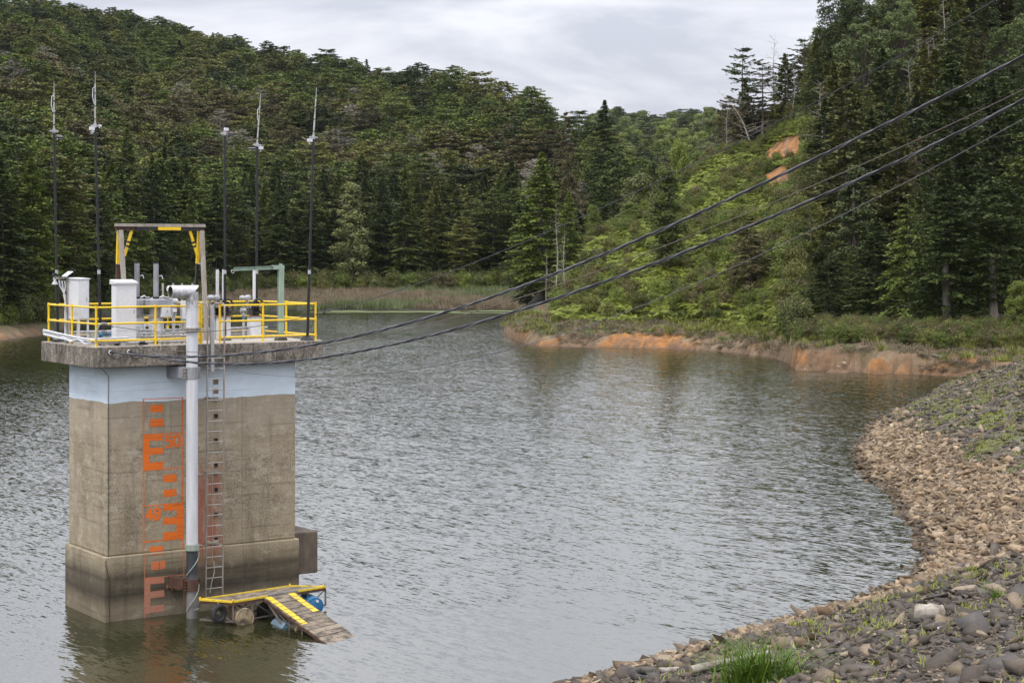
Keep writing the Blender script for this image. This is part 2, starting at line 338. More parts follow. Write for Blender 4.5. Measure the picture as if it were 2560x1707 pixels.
class MB:
    def __init__(s): s.v = []; s.f = []
    def add(s, vs, fs):
        b = len(s.v); s.v += [tuple(p) for p in vs]; s.f += [tuple(i + b for i in q) for q in fs]; return s
    def box(s, lo, hi):
        (a, b, c), (d, e, f) = lo, hi
        return s.add([(a, b, c), (d, b, c), (d, e, c), (a, e, c), (a, b, f), (d, b, f), (d, e, f), (a, e, f)],
                     [(0, 3, 2, 1), (4, 5, 6, 7), (0, 1, 5, 4), (1, 2, 6, 5), (2, 3, 7, 6), (3, 0, 4, 7)])
    def hexa(s, pts): return s.add(pts, [(0, 3, 2, 1), (4, 5, 6, 7), (0, 1, 5, 4), (1, 2, 6, 5), (2, 3, 7, 6), (3, 0, 4, 7)])
    def cbox(s, c, sz): return s.box([c[i] - sz[i] / 2 for i in range(3)], [c[i] + sz[i] / 2 for i in range(3)])
    def bar(s, p, q, w, h=None, up=(0, 0, 1)):     # rectangular bar from p to q
        h = h or w; p, q = Vector(p), Vector(q); d = (q - p).normalized(); up = Vector(up)
        if abs(d.dot(up)) > 0.97: up = Vector((0, 1, 0))
        x = d.cross(up).normalized(); y = x.cross(d)
        o = [(-w / 2, -h / 2), (w / 2, -h / 2), (w / 2, h / 2), (-w / 2, h / 2)]
        return s.hexa([p + x * a + y * b for a, b in o] + [q + x * a + y * b for a, b in o])
    def tube(s, pts, r, n=8, cap=True, r2=None):   # round tube along points
        pts = [Vector(p) for p in pts]; m = len(pts); b = len(s.v); prev = None
        for i, p in enumerate(pts):
            d = (pts[min(i + 1, m - 1)] - pts[max(i - 1, 0)]).normalized()
            if prev is None:
                x = d.cross(Vector((0, 0, 1)))
                if x.length < 0.05: x = d.cross(Vector((0, 1, 0)))
            else: x = prev - d * prev.dot(d)
            x.normalize(); prev = x; y = d.cross(x)
            rr = r if r2 is None else r + (r2 - r) * i / (m - 1)
            if isinstance(r, (list, tuple)): rr = r[i]
            for k in range(n):
                a = 2 * math.pi * k / n; s.v.append(tuple(p + x * (math.cos(a) * rr) + y * (math.sin(a) * rr)))
        for i in range(m - 1):
            for k in range(n):
                k2 = (k + 1) % n; s.f.append((b + i * n + k, b + i * n + k2, b + (i + 1) * n + k2, b + (i + 1) * n + k))
        if cap:
            s.f.append(tuple(b + k for k in range(n))[::-1]); s.f.append(tuple(b + (m - 1) * n + k for k in range(n)))
        return s
    def lathe(s, c, axis, prof, n=20, cap=True):   # prof: (along, radius)
        c = Vector(c); a = Vector(axis).normalized()
        return s.tube([c + a * t for t, _ in prof], [max(r, 1e-3) for _, r in prof], n, cap) if True else s
    def ring(s, c, axis, R, r, n=24, m=6):
        c = Vector(c); a = Vector(axis).normalized(); x = a.cross(Vector((0, 0, 1)))
        if x.length < 0.1: x = a.cross(Vector((0, 1, 0)))
        x.normalize(); y = a.cross(x); b = len(s.v)
        for i in range(n):
            t = 2 * math.pi * i / n; d = x * math.cos(t) + y * math.sin(t)
            for j in range(m):
                q = 2 * math.pi * j / m; s.v.append(tuple(c + d * (R + r * math.cos(q)) + a * (r * math.sin(q))))
        for i in range(n):
            for j in range(m):
                i2, j2 = (i + 1) % n, (j + 1) % m
                s.f.append((b + i * m + j, b + i2 * m + j, b + i2 * m + j2, b + i * m + j2))
        return s
    def build(s, name, mat, parent=None, smooth=False, bevel=0.0):
        off = BASE.get(parent.name, Vector()) if parent else Vector()
        me = bpy.data.meshes.new(name)
        me.from_pydata([(p[0] - off[0], p[1] - off[1], p[2] - off[2]) for p in s.v], [], s.f)
        me.materials.append(mat); me.update()
        if smooth:
            me.polygons.foreach_set('use_smooth', [True] * len(me.polygons))
            me.set_sharp_from_angle(angle=math.radians(40))
        o = link(bpy.data.objects.new(name, me)); o.parent = parent
        if parent: BASE[o.name] = off
        if bevel:
            md = o.modifiers.new('bevel', 'BEVEL'); md.width = bevel; md.segments = 2; md.limit_method = 'ANGLE'
        return o

def thing(name, label, cat, base=(0, 0, 0), group=None, world=False, parent=None):
    """Empty at the thing's base. base is (u,v,z) in the tower frame, or world metres when world=True"""
    e = bpy.data.objects.new(name, None); link(e); e.empty_display_size = 0.3
    if world: e.location = base
    else: e.location = tw(*base); e.rotation_euler = (0, 0, TH)
    BASE[e.name] = Vector(base)
    return tag(e, label, cat, group)

def npmesh(name, V, Fc, mat, attrs=None, cols=None, smooth=False):
    """V (n,3), Fc (m,k) with the same k for all faces"""
    me = bpy.data.meshes.new(name); k = Fc.shape[1]; m = len(Fc)
    me.vertices.add(len(V)); me.vertices.foreach_set('co', np.asarray(V, np.float32).ravel())
    me.loops.add(m * k); me.loops.foreach_set('vertex_index', Fc.astype(np.int32).ravel())
    me.polygons.add(m); me.polygons.foreach_set('loop_start', np.arange(0, m * k, k, dtype=np.int32))
    if smooth: me.polygons.foreach_set('use_smooth', np.ones(m, bool))
    for an, av in (attrs or {}).items():
        a = me.attributes.new(an, 'FLOAT', 'POINT'); a.data.foreach_set('value', np.asarray(av, np.float32))
    if cols is not None:
        a = me.attributes.new('Col', 'FLOAT_COLOR', 'POINT')
        a.data.foreach_set('color', np.concatenate([cols, np.ones((len(cols), 1))], 1).astype(np.float32).ravel())
    if mat: me.materials.append(mat)
    me.update(calc_edges=True)
    return me

def vnoise(x, y, seed=0):
    x = np.asarray(x, float); y = np.asarray(y, float)
    xi = np.floor(x).astype(np.int64); yi = np.floor(y).astype(np.int64); fx = x - xi; fy = y - yi
    def h(a, b):
        n = (a * 374761393 + b * 668265263 + seed * 982451653) & 0x7fffffff
        n = ((n ^ (n >> 13)) * 1274126177) & 0x7fffffff
        return ((n ^ (n >> 16)) & 0xffff) / 65535.0
    fx = fx * fx * (3 - 2 * fx); fy = fy * fy * (3 - 2 * fy)
    return (h(xi, yi) * (1 - fx) + h(xi + 1, yi) * fx) * (1 - fy) + (h(xi, yi + 1) * (1 - fx) + h(xi + 1, yi + 1) * fx) * fy
def fbm(x, y, seed=0, o=4):
    s = 0; a = 0.5; t = 0
    for i in range(o): s = s + a * vnoise(x * 2 ** i, y * 2 ** i, seed + i); t += a; a *= 0.5
    return s / t

# ---------------------------------------------------------------- the land as a height function
def tab(px, xs, ys): return np.interp(px, xs, ys)
SH_X = [1262, 1306, 1345, 1547, 1720, 1836, 1934, 1968, 1990, 2067, 2269, 2425, 2700, 3400]
SH_Y = [230.6, 212, 204.9, 200, 197.6, 190.6, 181.6, 174, 162.5, 159.9, 156.7, 152.3, 149, 147]
BK_X = [1262, 1300, 1345, 1420, 1500, 1600]; BK_Y = [236, 262, 285, 315, 600, 9000]
RX = [-900, 0, 217, 435, 650, 871, 1088, 1306, 1415, 1500, 1560, 1600, 1720, 1850, 3400]
RYR = [900, 880, 870, 840, 780, 730, 660, 560, 510, 470, 440, 410, 360, 340, 340]
RTOP = [-60, -5, 35, 65, 131, 158, 190, 226, 250, 268, 300, 345, 415, 450, 450]
CRX = [1262, 1300, 1400, 1500, 1650, 1800, 1900, 2050, 2300, 2700, 3400]
CRZ = [2.0, 2.6, 7, 12.5, 19, 25, 28, 34, 40, 46, 50]
CRY = [250, 250, 255, 260, 270, 285, 300, 305, 305, 300, 300]
def shoreY(px): return tab(px, SH_X, SH_Y)
def land(X, Y):
    X = np.asarray(X, float); Y = np.maximum(np.asarray(Y, float), 1.0); px = CX + F * X / Y
    wob = (fbm(X * 0.35, Y * 0.35, 3, 3) - 0.5) * 2.4 + (fbm(X * 1.1, Y * 1.1, 4, 3) - 0.5) * 1.5
    Ys = shoreY(px); Yb = tab(px, BK_X, BK_Y)
    t = np.minimum(Y - Ys, Yb - Y) - np.maximum(0, 1262 - px) * 0.6 + wob * np.clip((px - 1262) / 60, 0.1, 1)
    cl = np.clip((px - 1960) / 30, 0, 1) * np.clip((2330 - px) / 60, 0, 1)
    b1 = np.interp(t, [-20, 0, 0.7, 2.2, 6, 14], [-4, 0, 0.45, 0.95, 1.7, 2.6])
    t2 = t + (fbm(X * 0.7, Y * 0.7, 14, 4) - 0.5) * 4.6
    b2 = np.interp(t2, [-20, 0, 0.9, 1.7, 2.6, 14], [-4, 0, 0.30, 1.25, 1.65, 2.7])
    bank = b1 * (1 - cl) + b2 * cl
    bank = bank + ((fbm(X * 1.5, Y * 1.5, 17, 4) - 0.5) * 0.9 + (fbm(X * 0.5, Y * 2.5, 19, 3) - 0.5) * 0.5) * np.clip(t / 1.0, 0, 1) * np.clip((16 - t) / 8, 0, 1)
    cz = tab(px, CRX, CRZ); cy = tab(px, CRX, CRY); st = Ys + 12; st = st + np.clip((px - 1950) / 110, 0, 1) * np.maximum(0, 228 - st)
    s = np.clip((Y - st) / (cy - st), 0, 1)
    hill = 2.6 + (cz - 2.6) * (s ** 0.9) - np.maximum(0, Y - cy) * tab(px, [1262, 1700, 2000, 2300], [0.30, 0.25, 0.05, -0.05])
    hill += (fbm(X * 0.06, Y * 0.06, 9, 4) - 0.5) * 5.0 * np.clip((t - 12) / 30, 0, 1)
    right = np.where(t < 14, bank, np.minimum(np.maximum(hill, 2.6 + 0.02 * (t - 14)), bank + (t - 14) * 0.9))
    right = np.where(t < 14, right, np.where(Y > cy + 5, hill, np.maximum(right, 2.2)))
    right = np.where(px < 1262 - 60, -4, right)
    Y2 = tab(px, [-900, 0, 110, 300, 650, 900, 1240, 3400], [190, 219, 234, 300, 331, 333, 333, 333]) + wob * 1.5
    Ym = tab(px, [-900, 0, 110, 300, 500, 650, 1240, 1450, 1700, 3400], [197, 228, 245, 316, 365, 400, 405, 380, 350, 345])
    yr = tab(px, RX, RYR); zr = HC + (YH - tab(px, RX, RTOP)) / F * yr - 13
    q = np.clip((Y - Ym) / (yr - Ym), 0, 1)
    m0 = np.interp(Y - Y2, [-30, 0, 1.5, 4, 20], [-3, 0, 0.25, 0.4, 0.7]); m0c = np.interp(Y - Y2, [-30, 0, 1.0, 3, 9], [-3, 0, .5, .8, 1.6])
    cl2 = np.clip((330 - px) / 150, 0, 1); m0 = m0 * (1 - cl2) + m0c * cl2
    z0 = 2.8
    left = np.where(Y < Ym, np.minimum(m0 + 2.1 * np.clip((Y - Y2) / np.maximum(Ym - Y2, 1), 0, 1) ** 2 * (1 - cl2), 3.2), z0 + (zr - z0) * (0.82 * q + 0.18 * q * q))
    left = np.where(Y > yr, zr - (Y - yr) * 0.22, left)
    left += (fbm(X * 0.022, Y * 0.022, 21, 4) - 0.5) * 16 * np.clip((Y - Ym) / 80, 0, 1) * np.clip((yr - Y) / 60 + 0.35, 0.35, 1)
    zf = HC + (YH - tab(px, [1400, 1540, 1600, 1650, 1700, 1760, 1810, 1900, 2100], [310, 276, 288, 294, 278, 262, 268, 280, 280])) / F * 1500 - 14
    far = np.interp(Y, [560, 1000], [4, 1]) * 0 + np.where(Y < 1000, 8 + (Y - 600) / 400 * 55, 63 + (zf - 63) * np.clip((Y - 1000) / 500, 0, 1))
    far = far + (fbm(X * 0.012, Y * 0.012, 33, 3) - 0.5) * 26 - np.clip((1480 - px) / 100, 0, 1) * 90 - np.maximum(0, Y - 1500) * 0.2
    far = np.where(Y < 560, -4, far)
    r = np.maximum(np.maximum(right, left), far)
    return np.maximum(r, -4)

# dam: shoreline polyline, embankment rises away from it
DS = np.array([(-60, -34), (-30, 3), (-14, 23), (-5, 34.5), (1.6, 43.6), (6.1, 49.0), (10.0, 53.8), (12.7, 57.7), (14.4, 63.2), (16.1, 76), (16.5, 85), (18.3, 97), (22.9, 113), (28.5, 128), (34.6, 145), (39.2, 153), (60, 175)], float)
def dam_d(X, Y):
    X = np.asarray(X, float); Y = np.asarray(Y, float)
    best = np.full(X.shape, 1e9); sg = np.ones(X.shape)
    for (ax, ay), (bx, by) in zip(DS[:-1], DS[1:]):
        dx, dy = bx - ax, by - ay; t = np.clip(((X - ax) * dx + (Y - ay) * dy) / (dx * dx + dy * dy), 0, 1)
        ex, ey = X - ax - t * dx, Y - ay - t * dy; d = np.hypot(ex, ey); cr = dx * (Y - ay) - dy * (X - ax)
        m = d < best; best = np.where(m, d, best); sg = np.where(m, np.where(cr < 0, 1.0, -1.0), sg)
    return best * sg
def dam(X, Y):
    d = dam_d(X, Y)
    d = d + (fbm(np.asarray(X) * 0.5, np.asarray(Y) * 0.5, 5, 3) - 0.5) * 0.9
    z = np.where(d < 0, d * 0.45, d * 0.33)
    z = np.minimum(z, 8.5)
    return z + (fbm(np.asarray(X) * 1.1, np.asarray(Y) * 1.1, 8, 3) - 0.5) * 0.16
# ---------------------------------------------------------------- water
wm = MB(); wm.add([(-900, -60, 0), (900, -60, 0), (900, 620, 0), (-900, 620, 0)], [(0, 1, 2, 3)])
water = wm.build('water', M['water']); tag(water, 'rippled grey lake water of the reservoir', None, None, 'structure')

# ---------------------------------------------------------------- ground sheet
gp = np.concatenate([np.arange(-900, 1150, 22.0), np.arange(1150, 2480, 7.0), np.arange(2480, 3420, 22.0)])
gy = np.concatenate([np.arange(138, 262, 0.8), np.arange(262, 350, 1.6)])
yy = 350.0
ex = []
while yy < 1900: ex.append(yy); yy *= 1.011
gy = np.concatenate([gy, ex])
PXg, Yg = np.meshgrid(gp, gy); Xg = (PXg - CX) / F * Yg
Zg = land(Xg, Yg)
nr, nc = Zg.shape
V = np.stack([Xg.ravel(), Yg.ravel(), Zg.ravel()], 1)
ii = (np.arange(nr - 1)[:, None] * nc + np.arange(nc - 1)[None]).ravel()
Fc = np.stack([ii, ii + 1, ii + nc + 1, ii + nc], 1)
pxv = CX + F * V[:, 0] / V[:, 1]; t = V[:, 1] - shoreY(pxv)
n1 = fbm(V[:, 0] * 0.25, V[:, 1] * 0.25, 50, 4)[:, None]; n2 = fbm(V[:, 0] * 1.1, V[:, 1] * 1.1, 51, 3)[:, None]
orange = np.array([0.37, 0.165, 0.045]); tan = np.array([0.33, 0.235, 0.14]); brown = np.array([0.155, 0.095, 0.052]); green = np.array([0.075, 0.095, 0.028]); dark = np.array([0.035, 0.032, 0.020])
def lp(a, b, w): return a * (1 - w) + b * w
def sm(x, a, b):
    q = np.clip((x - a) / (b - a), 0, 1); return q * q * (3 - 2 * q)
n3 = fbm(V[:, 0] * 0.12 + V[:, 2] * 1.5, V[:, 1] * 0.12, 53, 4)[:, None]; c = lp(orange, tan * 0.8, sm(n1, 0.36, 0.52)); c = lp(c, brown, sm(n2, 0.50, 0.66) * 0.8); c = lp(c, brown * 1.1, sm(n3, 0.48, 0.62) * 0.75)
zz = V[:, 2:3]; tt = t[:, None]
wet = sm(zz, 0.25, 0.02); c = lp(c, brown * 0.8, wet)
c = lp(c, lp(brown, green, sm(n2, 0.4, 0.6)), sm(tt + (n1 - 0.5) * 4, 2.6, 4.4))
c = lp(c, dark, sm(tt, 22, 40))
# orange cut and worn path high on the fern slope
def spot(px0, y0, z0, r): 
    p = at(px0, y0, Y=z0); return np.exp(-(((V[:, 0] - p.x) / r[0]) ** 2 + ((V[:, 1] - p.y) / r[1]) ** 2))[:, None]
cut = np.clip(spot(1972, 455, 281, (4.2, 9.0)) * 1.4 + spot(1945, 505, 262, (1.9, 8)) + spot(1912, 570, 240, (1.1, 5)), 0, 1)
c = lp(c, lp(orange * 1.05, brown, sm(n2, .5, .7)), sm(cut + (n2 - 0.5) * 0.9, 0.30, 0.5))
# left shore
leftm = sm(-pxv[:, None], -1240, -1200)
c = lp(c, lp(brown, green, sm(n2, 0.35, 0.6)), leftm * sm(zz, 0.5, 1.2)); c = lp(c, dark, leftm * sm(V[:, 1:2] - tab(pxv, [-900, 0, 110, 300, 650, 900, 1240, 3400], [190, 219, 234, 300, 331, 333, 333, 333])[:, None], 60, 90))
c = lp(c, brown * 0.5, sm(zz, 0.0, -0.6))
gm = npmesh('ground', V, Fc, M['ground'], cols=np.clip(c, 0.01, 1), smooth=True)
ground = link(bpy.data.objects.new('ground', gm)); tag(ground, None, None, None, 'structure')
gd = gm

# ---------------------------------------------------------------- dam embankment and its stones
ex_ = np.concatenate([np.arange(-45, -6, 1.2), np.arange(-6, 46, 0.35), np.arange(46, 120, 2.0)]); ey_ = np.concatenate([np.arange(-40, 10, 2.0), np.arange(10, 70, 0.4), np.arange(70, 172, 0.8)])
Xe, Ye = np.meshgrid(ex_, ey_); Ze = dam(Xe, Ye); De = dam_d(Xe, Ye)
Ze = np.maximum(Ze, -3)
nr, nc = Ze.shape; V = np.stack([Xe.ravel(), Ye.ravel(), Ze.ravel()], 1)
ii = (np.arange(nr - 1)[:, None] * nc + np.arange(nc - 1)[None]).ravel(); Fc = np.stack([ii, ii + 1, ii + nc + 1, ii + nc], 1)
dd = De.ravel()[Fc].max(1); Fc = Fc[dd > -6.5]
n1 = fbm(V[:, 0] * 0.5, V[:, 1] * 0.5, 60, 4); n2 = fbm(V[:, 0] * 2.5, V[:, 1] * 2.5, 61, 3)
def tan_w(X, Y, seed=60):
    """1 where the stones are freshly exposed and pale: the strip next to the water"""
    d = dam_d(X, Y) + (fbm(X * 0.5, Y * 0.5, seed, 4) - 0.5) * 3.2
    lim = np.interp(Y, [20, 44, 52, 60, 75, 95, 112, 130], [1.8, 2.2, 3.2, 4.4, 4.8, 3.4, 1.0, -1.5])
    return np.clip((lim - d) / 1.1 + 0.5, 0, 1)
tw_ = tan_w(V[:, 0], V[:, 1])[:, None]
grs = (sm(n1, 0.46, 0.60) * (1 - tw_[:, 0]) * sm(V[:, 1], 40, 62))[:, None]
c = lp(np.array([0.095, 0.078, 0.058]), np.array([0.11, 0.08, 0.052]), tw_)
c = lp(c, np.array([0.10, 0.115, 0.03]), grs * 0.8); c = c * (0.6 + 0.8 * n2[:, None])
em = npmesh('embankment', V, Fc, M['bank_soil'], cols=np.clip(c, 0.01, 1), smooth=True)
bank = link(bpy.data.objects.new('embankment', em)); tag(bank, None, None, None, 'structure')

def stone_protos(n=18):
    P = []
    for i in range(n):
        bm = bmesh.new(); rr = random.Random(100 + i)
        for k in range(9):
            a, b, c_ = rr.uniform(-1, 1), rr.uniform(-1, 1), rr.uniform(-1, 1); l = max(abs(a), abs(b), abs(c_))
            bm.verts.new((a / l * rr.uniform(.78, 1.05), b / l * rr.uniform(.42, .70), c_ / l * rr.uniform(.17, .36)))
        r = bmesh.ops.convex_hull(bm, input=bm.verts)
        bmesh.ops.delete(bm, geom=[v for v in bm.verts if not v.link_faces], context='VERTS')
        bmesh.ops.triangulate(bm, faces=bm.faces[:]); bm.verts.index_update()
        P.append((np.array([v.co[:] for v in bm.verts]), np.array([[v.index for v in f.verts] for f in bm.faces]))); bm.free()
    return P
SP = stone_protos()
def rotm(n, tilt):
    """n random rotation matrices: free turn about z, limited tilt"""
    a = RNG.uniform(0, 2 * np.pi, n); b = RNG.normal(0, tilt, n); g = RNG.normal(0, tilt, n)
    ca, sa, cb, sb, cg, sg = np.cos(a), np.sin(a), np.cos(b), np.sin(b), np.cos(g), np.sin(g); z = np.zeros(n); o = np.ones(n)
    Rz = np.stack([ca, -sa, z, sa, ca, z, z, z, o], 1).reshape(n, 3, 3); Rx = np.stack([o, z, z, z, cb, -sb, z, sb, cb], 1).reshape(n, 3, 3)
    Ry = np.stack([cg, z, sg, z, o, z, -sg, z, cg], 1).reshape(n, 3, 3); return Rz @ Rx @ Ry
# candidate points on the visible face of the dam
N = 170000
Yc = np.exp(RNG.uniform(np.log(9.0), np.log(165), N)); pc = RNG.uniform(1180, 3300, N); Xc = (pc - CX) / F * Yc
# even out to equal density per square metre, thinning with distance
dens = np.interp(Yc, [16, 30, 45, 80, 160], [34.0, 24.0, 14.0, 9.0, 5.0])
have = N / (np.log(165 / 9.0) * (2120 / F) * Yc ** 2)
keep = RNG.uniform(0, 1, N) < np.clip(dens / have, 0, 1)
d = dam_d(Xc, Yc); keep &= (d > -0.5) & (d < 24)
Xc, Yc = Xc[keep], Yc[keep]; d = d[keep]
# a denser layer where the pale stones lie at the water
N2 = 15000; k = RNG.uniform(0, 1, N2); Y2 = 40 + 78 * k ** 1.25; X2 = np.interp(Y2, DS[:, 1], DS[:, 0]) + RNG.uniform(-0.6, 7.5, N2)
d2 = dam_d(X2, Y2); w2 = tan_w(X2, Y2); kp = (d2 > -0.35) & (RNG.uniform(0, 1, N2) < w2)
Xc = np.concatenate([Xc, X2[kp]]); Yc = np.concatenate([Yc, Y2[kp]])
n_big = len(Xc); X3 = []; Y3 = np.exp(RNG.uniform(np.log(12), np.log(50), 42000)); X3 = (RNG.uniform(1400, 3000, 42000) - CX) / F * Y3; d3 = dam_d(X3, Y3); k3 = (d3 > 1.0) & (d3 < 24) & (RNG.uniform(0, 1, 42000) > tan_w(X3, Y3))
Xc = np.concatenate([Xc, X3[k3]]); Yc = np.concatenate([Yc, Y3[k3]])
Zc = dam(Xc, Yc); w = tan_w(Xc, Yc); n = len(Xc)
size = RNG.lognormal(-2.02, 0.42, n) * np.where(w > 0.5, 1.12, 1.05); size = np.clip(size, 0.05, 0.42)
size = np.where((Yc < 48) & (w < .5), size * RNG.choice([0.45, 0.65, 0.95, 1.45], n, p=[.34, .36, .24, .06]) * np.interp(Yc, [16, 48], [.85, 1.0]), size)
size = np.where(np.arange(n) >= n_big, RNG.uniform(.025, .075, n), size); size = np.where((np.hypot(Xc - 3.2, (Yc - 25.0) * .6) < 1.0) & (size > .12), .06, size)
tanc = np.array([[0.28, 0.195, 0.115], [0.34, 0.25, 0.155], [0.19, 0.130, 0.078], [0.24, 0.185, 0.125], [0.41, 0.32, 0.21]])
drk = np.array([[0.074, 0.058, 0.045], [0.112, 0.090, 0.069], [0.17, 0.128, 0.084], [0.088, 0.078, 0.069], [0.28, 0.22, 0.155]])
pick = RNG.choice(5, n, p=[.3, .3, .18, .14, .08]); pd_ = RNG.choice(5, n, p=[.28, .28, .20, .14, .10])
col = np.where((RNG.uniform(0, 1, n) < w)[:, None], tanc[pick], drk[pd_]) * RNG.uniform(0.55, 1.12, n)[:, None]
wetm = (Zc < 0.10)[:, None]; col = np.where(wetm, col * 0.45, col)
R_ = rotm(n, 0.36)
ap = size / Yc; vis = (Yc > 14) & (CX + F * Xc / Yc < 2600) & (CX + F * Xc / Yc > 1350) & (YH + F * (HC - Zc) / Yc < 1730)
order = np.argsort(-(ap * vis)); top = set(order[:300].tolist())
Vs, Fs, Cs = [], [], []; b = 0
pid = RNG.integers(0, len(SP), n)
rest = np.array([i for i in range(n) if i not in top])
for p in range(len(SP)):
    sel = rest[pid[rest] == p]; pv, pf = SP[p]
    if not len(sel): continue
    W_ = np.einsum('nij,kj->nki', R_[sel], pv) * size[sel][:, None, None] + np.stack([Xc[sel], Yc[sel], Zc[sel] + size[sel] * 0.10], 1)[:, None]
    m, kk = W_.shape[:2]; Vs.append(W_.reshape(-1, 3)); Cs.append(np.repeat(col[sel], kk, 0))
    Fs.append((pf[None] + (np.arange(m) * kk)[:, None, None] + b).reshape(-1, 3)); b += m * kk
sm_ = npmesh('stones', np.concatenate(Vs), np.concatenate(Fs), M['stone'], cols=np.concatenate(Cs))
so = link(bpy.data.objects.new('stones', sm_)); so.parent = bank; so['kind'] = 'stuff'
# the 300 that show largest: one object each, shapes shared in eight tints
PM = {}
def stone_mesh(p, cc):
    key = (p, cc)
    if key not in PM:
        pal = np.concatenate([tanc, drk])[cc]; pv, pf = SP[p]; PM[key] = npmesh('stone', pv, pf, M['stone'], cols=np.tile(pal, (len(pv), 1)))
    return PM[key]
for i in order[:300]:
    cc = int(np.argmin(((np.concatenate([tanc, drk]) - col[i]) ** 2).sum(1)))
    o = link(bpy.data.objects.new('stone', stone_mesh(int(pid[i]) % 9, cc))); o.parent = bank
    mt = Matrix(R_[i].tolist()).to_4x4() @ Matrix.Scale(float(size[i]), 4); mt.translation = (Xc[i], Yc[i], Zc[i] + size[i] * 0.10); o.matrix_world = mt

# ---------------------------------------------------------------- blades (grass, reeds) as plain geometry
def blades(P, h, w, lean, seg=2, rng=RNG):
    """grass blades at points P: returns verts, quads, per-vertex random"""
    n = len(P); a = rng.uniform(0, 2 * np.pi, n); ln = np.abs(rng.normal(lean, lean * 0.5, n)); H_ = h * rng.uniform(0.55, 1.2, n); W_ = w * rng.uniform(0.7, 1.3, n)
    dx, dy = np.cos(a), np.sin(a); sx, sy = -dy, dx; vs = []
    for k in range(seg + 1):
        t_ = k / seg; off = ln * t_ ** 1.8 * H_; z_ = H_ * (t_ - 0.35 * ln * t_ ** 2.2); ww = W_ * (1 - t_ * 0.85)
        for sgn in (-1, 1):
            vs.append(np.stack([P[:, 0] + dx * off + sx * ww * sgn / 2, P[:, 1] + dy * off + sy * ww * sgn / 2, P[:, 2] + z_], 1))
    V_ = np.stack(vs, 1).reshape(-1, 3); m = 2 * (seg + 1); q = []
    for k in range(seg): q.append([2 * k, 2 * k + 1, 2 * k + 3, 2 * k + 2])
    F_ = (np.array(q)[None] + (np.arange(n) * m)[:, None, None]).reshape(-1, 4)
    return V_, F_, np.repeat(rng.uniform(0, 1, n), m)
def stuff_obj(name, V_, F_, v_, mat, label, cat):
    o = link(bpy.data.objects.new(name, npmesh(name, V_, F_, mat, attrs={'v': v_}))); return tag(o, label, cat, None, 'stuff')
# tufts between the dark stones
N = 120000; Yt = np.exp(RNG.uniform(np.log(18), np.log(160), N)); Xt = (RNG.uniform(1600, 2650, N) - CX) / F * Yt
d = dam_d(Xt, Yt); g = fbm(Xt * 0.5, Yt * 0.5, 60, 4); g2 = fbm(Xt * 2.2, Yt * 2.2, 77, 2)
prob = 1.3 * sm(g, 0.40, 0.56) * sm(g2, 0.36, 0.60) * (1 - tan_w(Xt, Yt)) * np.interp(Yt, [18, 45, 65, 160], [0.02, 0.05, 1.0, 1.3]); kp = (d > 0.3) & (RNG.uniform(0, 1, N) < prob)
Xt, Yt = Xt[kp], Yt[kp]; P = np.stack([Xt, Yt, dam(Xt, Yt)], 1)
A = [blades(P + RNG.normal(0, .05, P.shape) * [1, 1, 0], 0.20, 0.03, 0.6) for _ in range(2)]
mV = np.concatenate([a[0] for a in A]); mF = np.concatenate([A[0][1], A[1][1] + len(A[0][0])]); mv = np.concatenate([a[2] for a in A])
# wider with distance is not needed: each tuft gets a broad low leaf too
B_ = blades(P, 0.10, 0.10, 0.8); mF = np.concatenate([mF, B_[1] + len(mV)]); mV = np.concatenate([mV, B_[0]]); mv = np.concatenate([mv, B_[2]])
stuff_obj('grass', mV, mF, mv, L['grass'], 'yellow-green grass tufts between the dark stones of the dam', 'grass')
# ---------------------------------------------------------------- intake tower
tower = thing('intake_tower', 'square concrete intake tower with light blue top and orange depth gauge, standing in the lake', 'tower', (0, 0, 0))
m = MB(); m.box((0, 0, -3), (6.134, 3.126, 1.826)); plinth = m.build('plinth', M['concrete'], tower, bevel=0.035)
m = MB(); m.box((0.085, 0.085, 1.826), (6.05, 3.04, 7.189)); column = m.build('column', M['concrete'], tower, bevel=0.05)
m = MB(); m.box((-0.515, -0.461, 7.189), (6.691, 3.697, 7.765)); slab = m.build('slab', M['slab'], tower, bevel=0.02)
m = MB(); m.box((6.134, 0.42, 0.66), (6.98, 1.85, 1.92)); m.build('side_block', worn('dark_block_concrete', (0.21, 0.165, 0.12), (0.075, 0.06, 0.045), 0.9, scale=2.5, amt=(0.35, 0.65), bump=0.4), tower, bevel=0.03)
# drip lip under the slab
VC, VP = 0.085, 0.0                                # faces of column and plinth
UG0, UG1 = u_at(357.6, VC), u_at(458.5, VC)
def zg(py, px, v): return z_at(py, u_at(px, v), v)
ZL = [zg(997, 357.6, VC), zg(1086, 357.6, VC), zg(1174.5, 357.6, VC), zg(1264, 357.6, VC), zg(1353, 357.6, VC), zg(1445, 357.6, VP), zg(1534, 357.6, VP)]
gauge = MB(); gaugem = M['orange_paint']
GK = [0]
def gq(u0, u1, z0, z1):                            # painted rectangle, split where the column meets the plinth
    for lo, hi, v in ((1.84, 99, VC), (-9, 1.80, VP)):
        a, b = max(z0, lo), min(z1, hi)
        if b > a:
            j = lambda: random.uniform(-.008, .008); GK[0] += 1; v = v - .00025 * (GK[0] % 9)
            gauge.add([(u0 + j(), v - .003, a + j()), (u1 + j(), v - .003, a + j()), (u1 + j(), v - .003, b + j()), (u0 + j(), v - .003, b + j())], [(0, 1, 2, 3)])
def gf(sec, a, b, c_, d_):                         # fractions inside a section: across a..b, down c..d
    zt, zb = ZL[sec], ZL[sec + 1]; uw = UG1 - UG0
    gq(UG0 + a * uw, UG0 + b * uw, zt + (zb - zt) * d_, zt + (zb - zt) * c_)
lw = .028
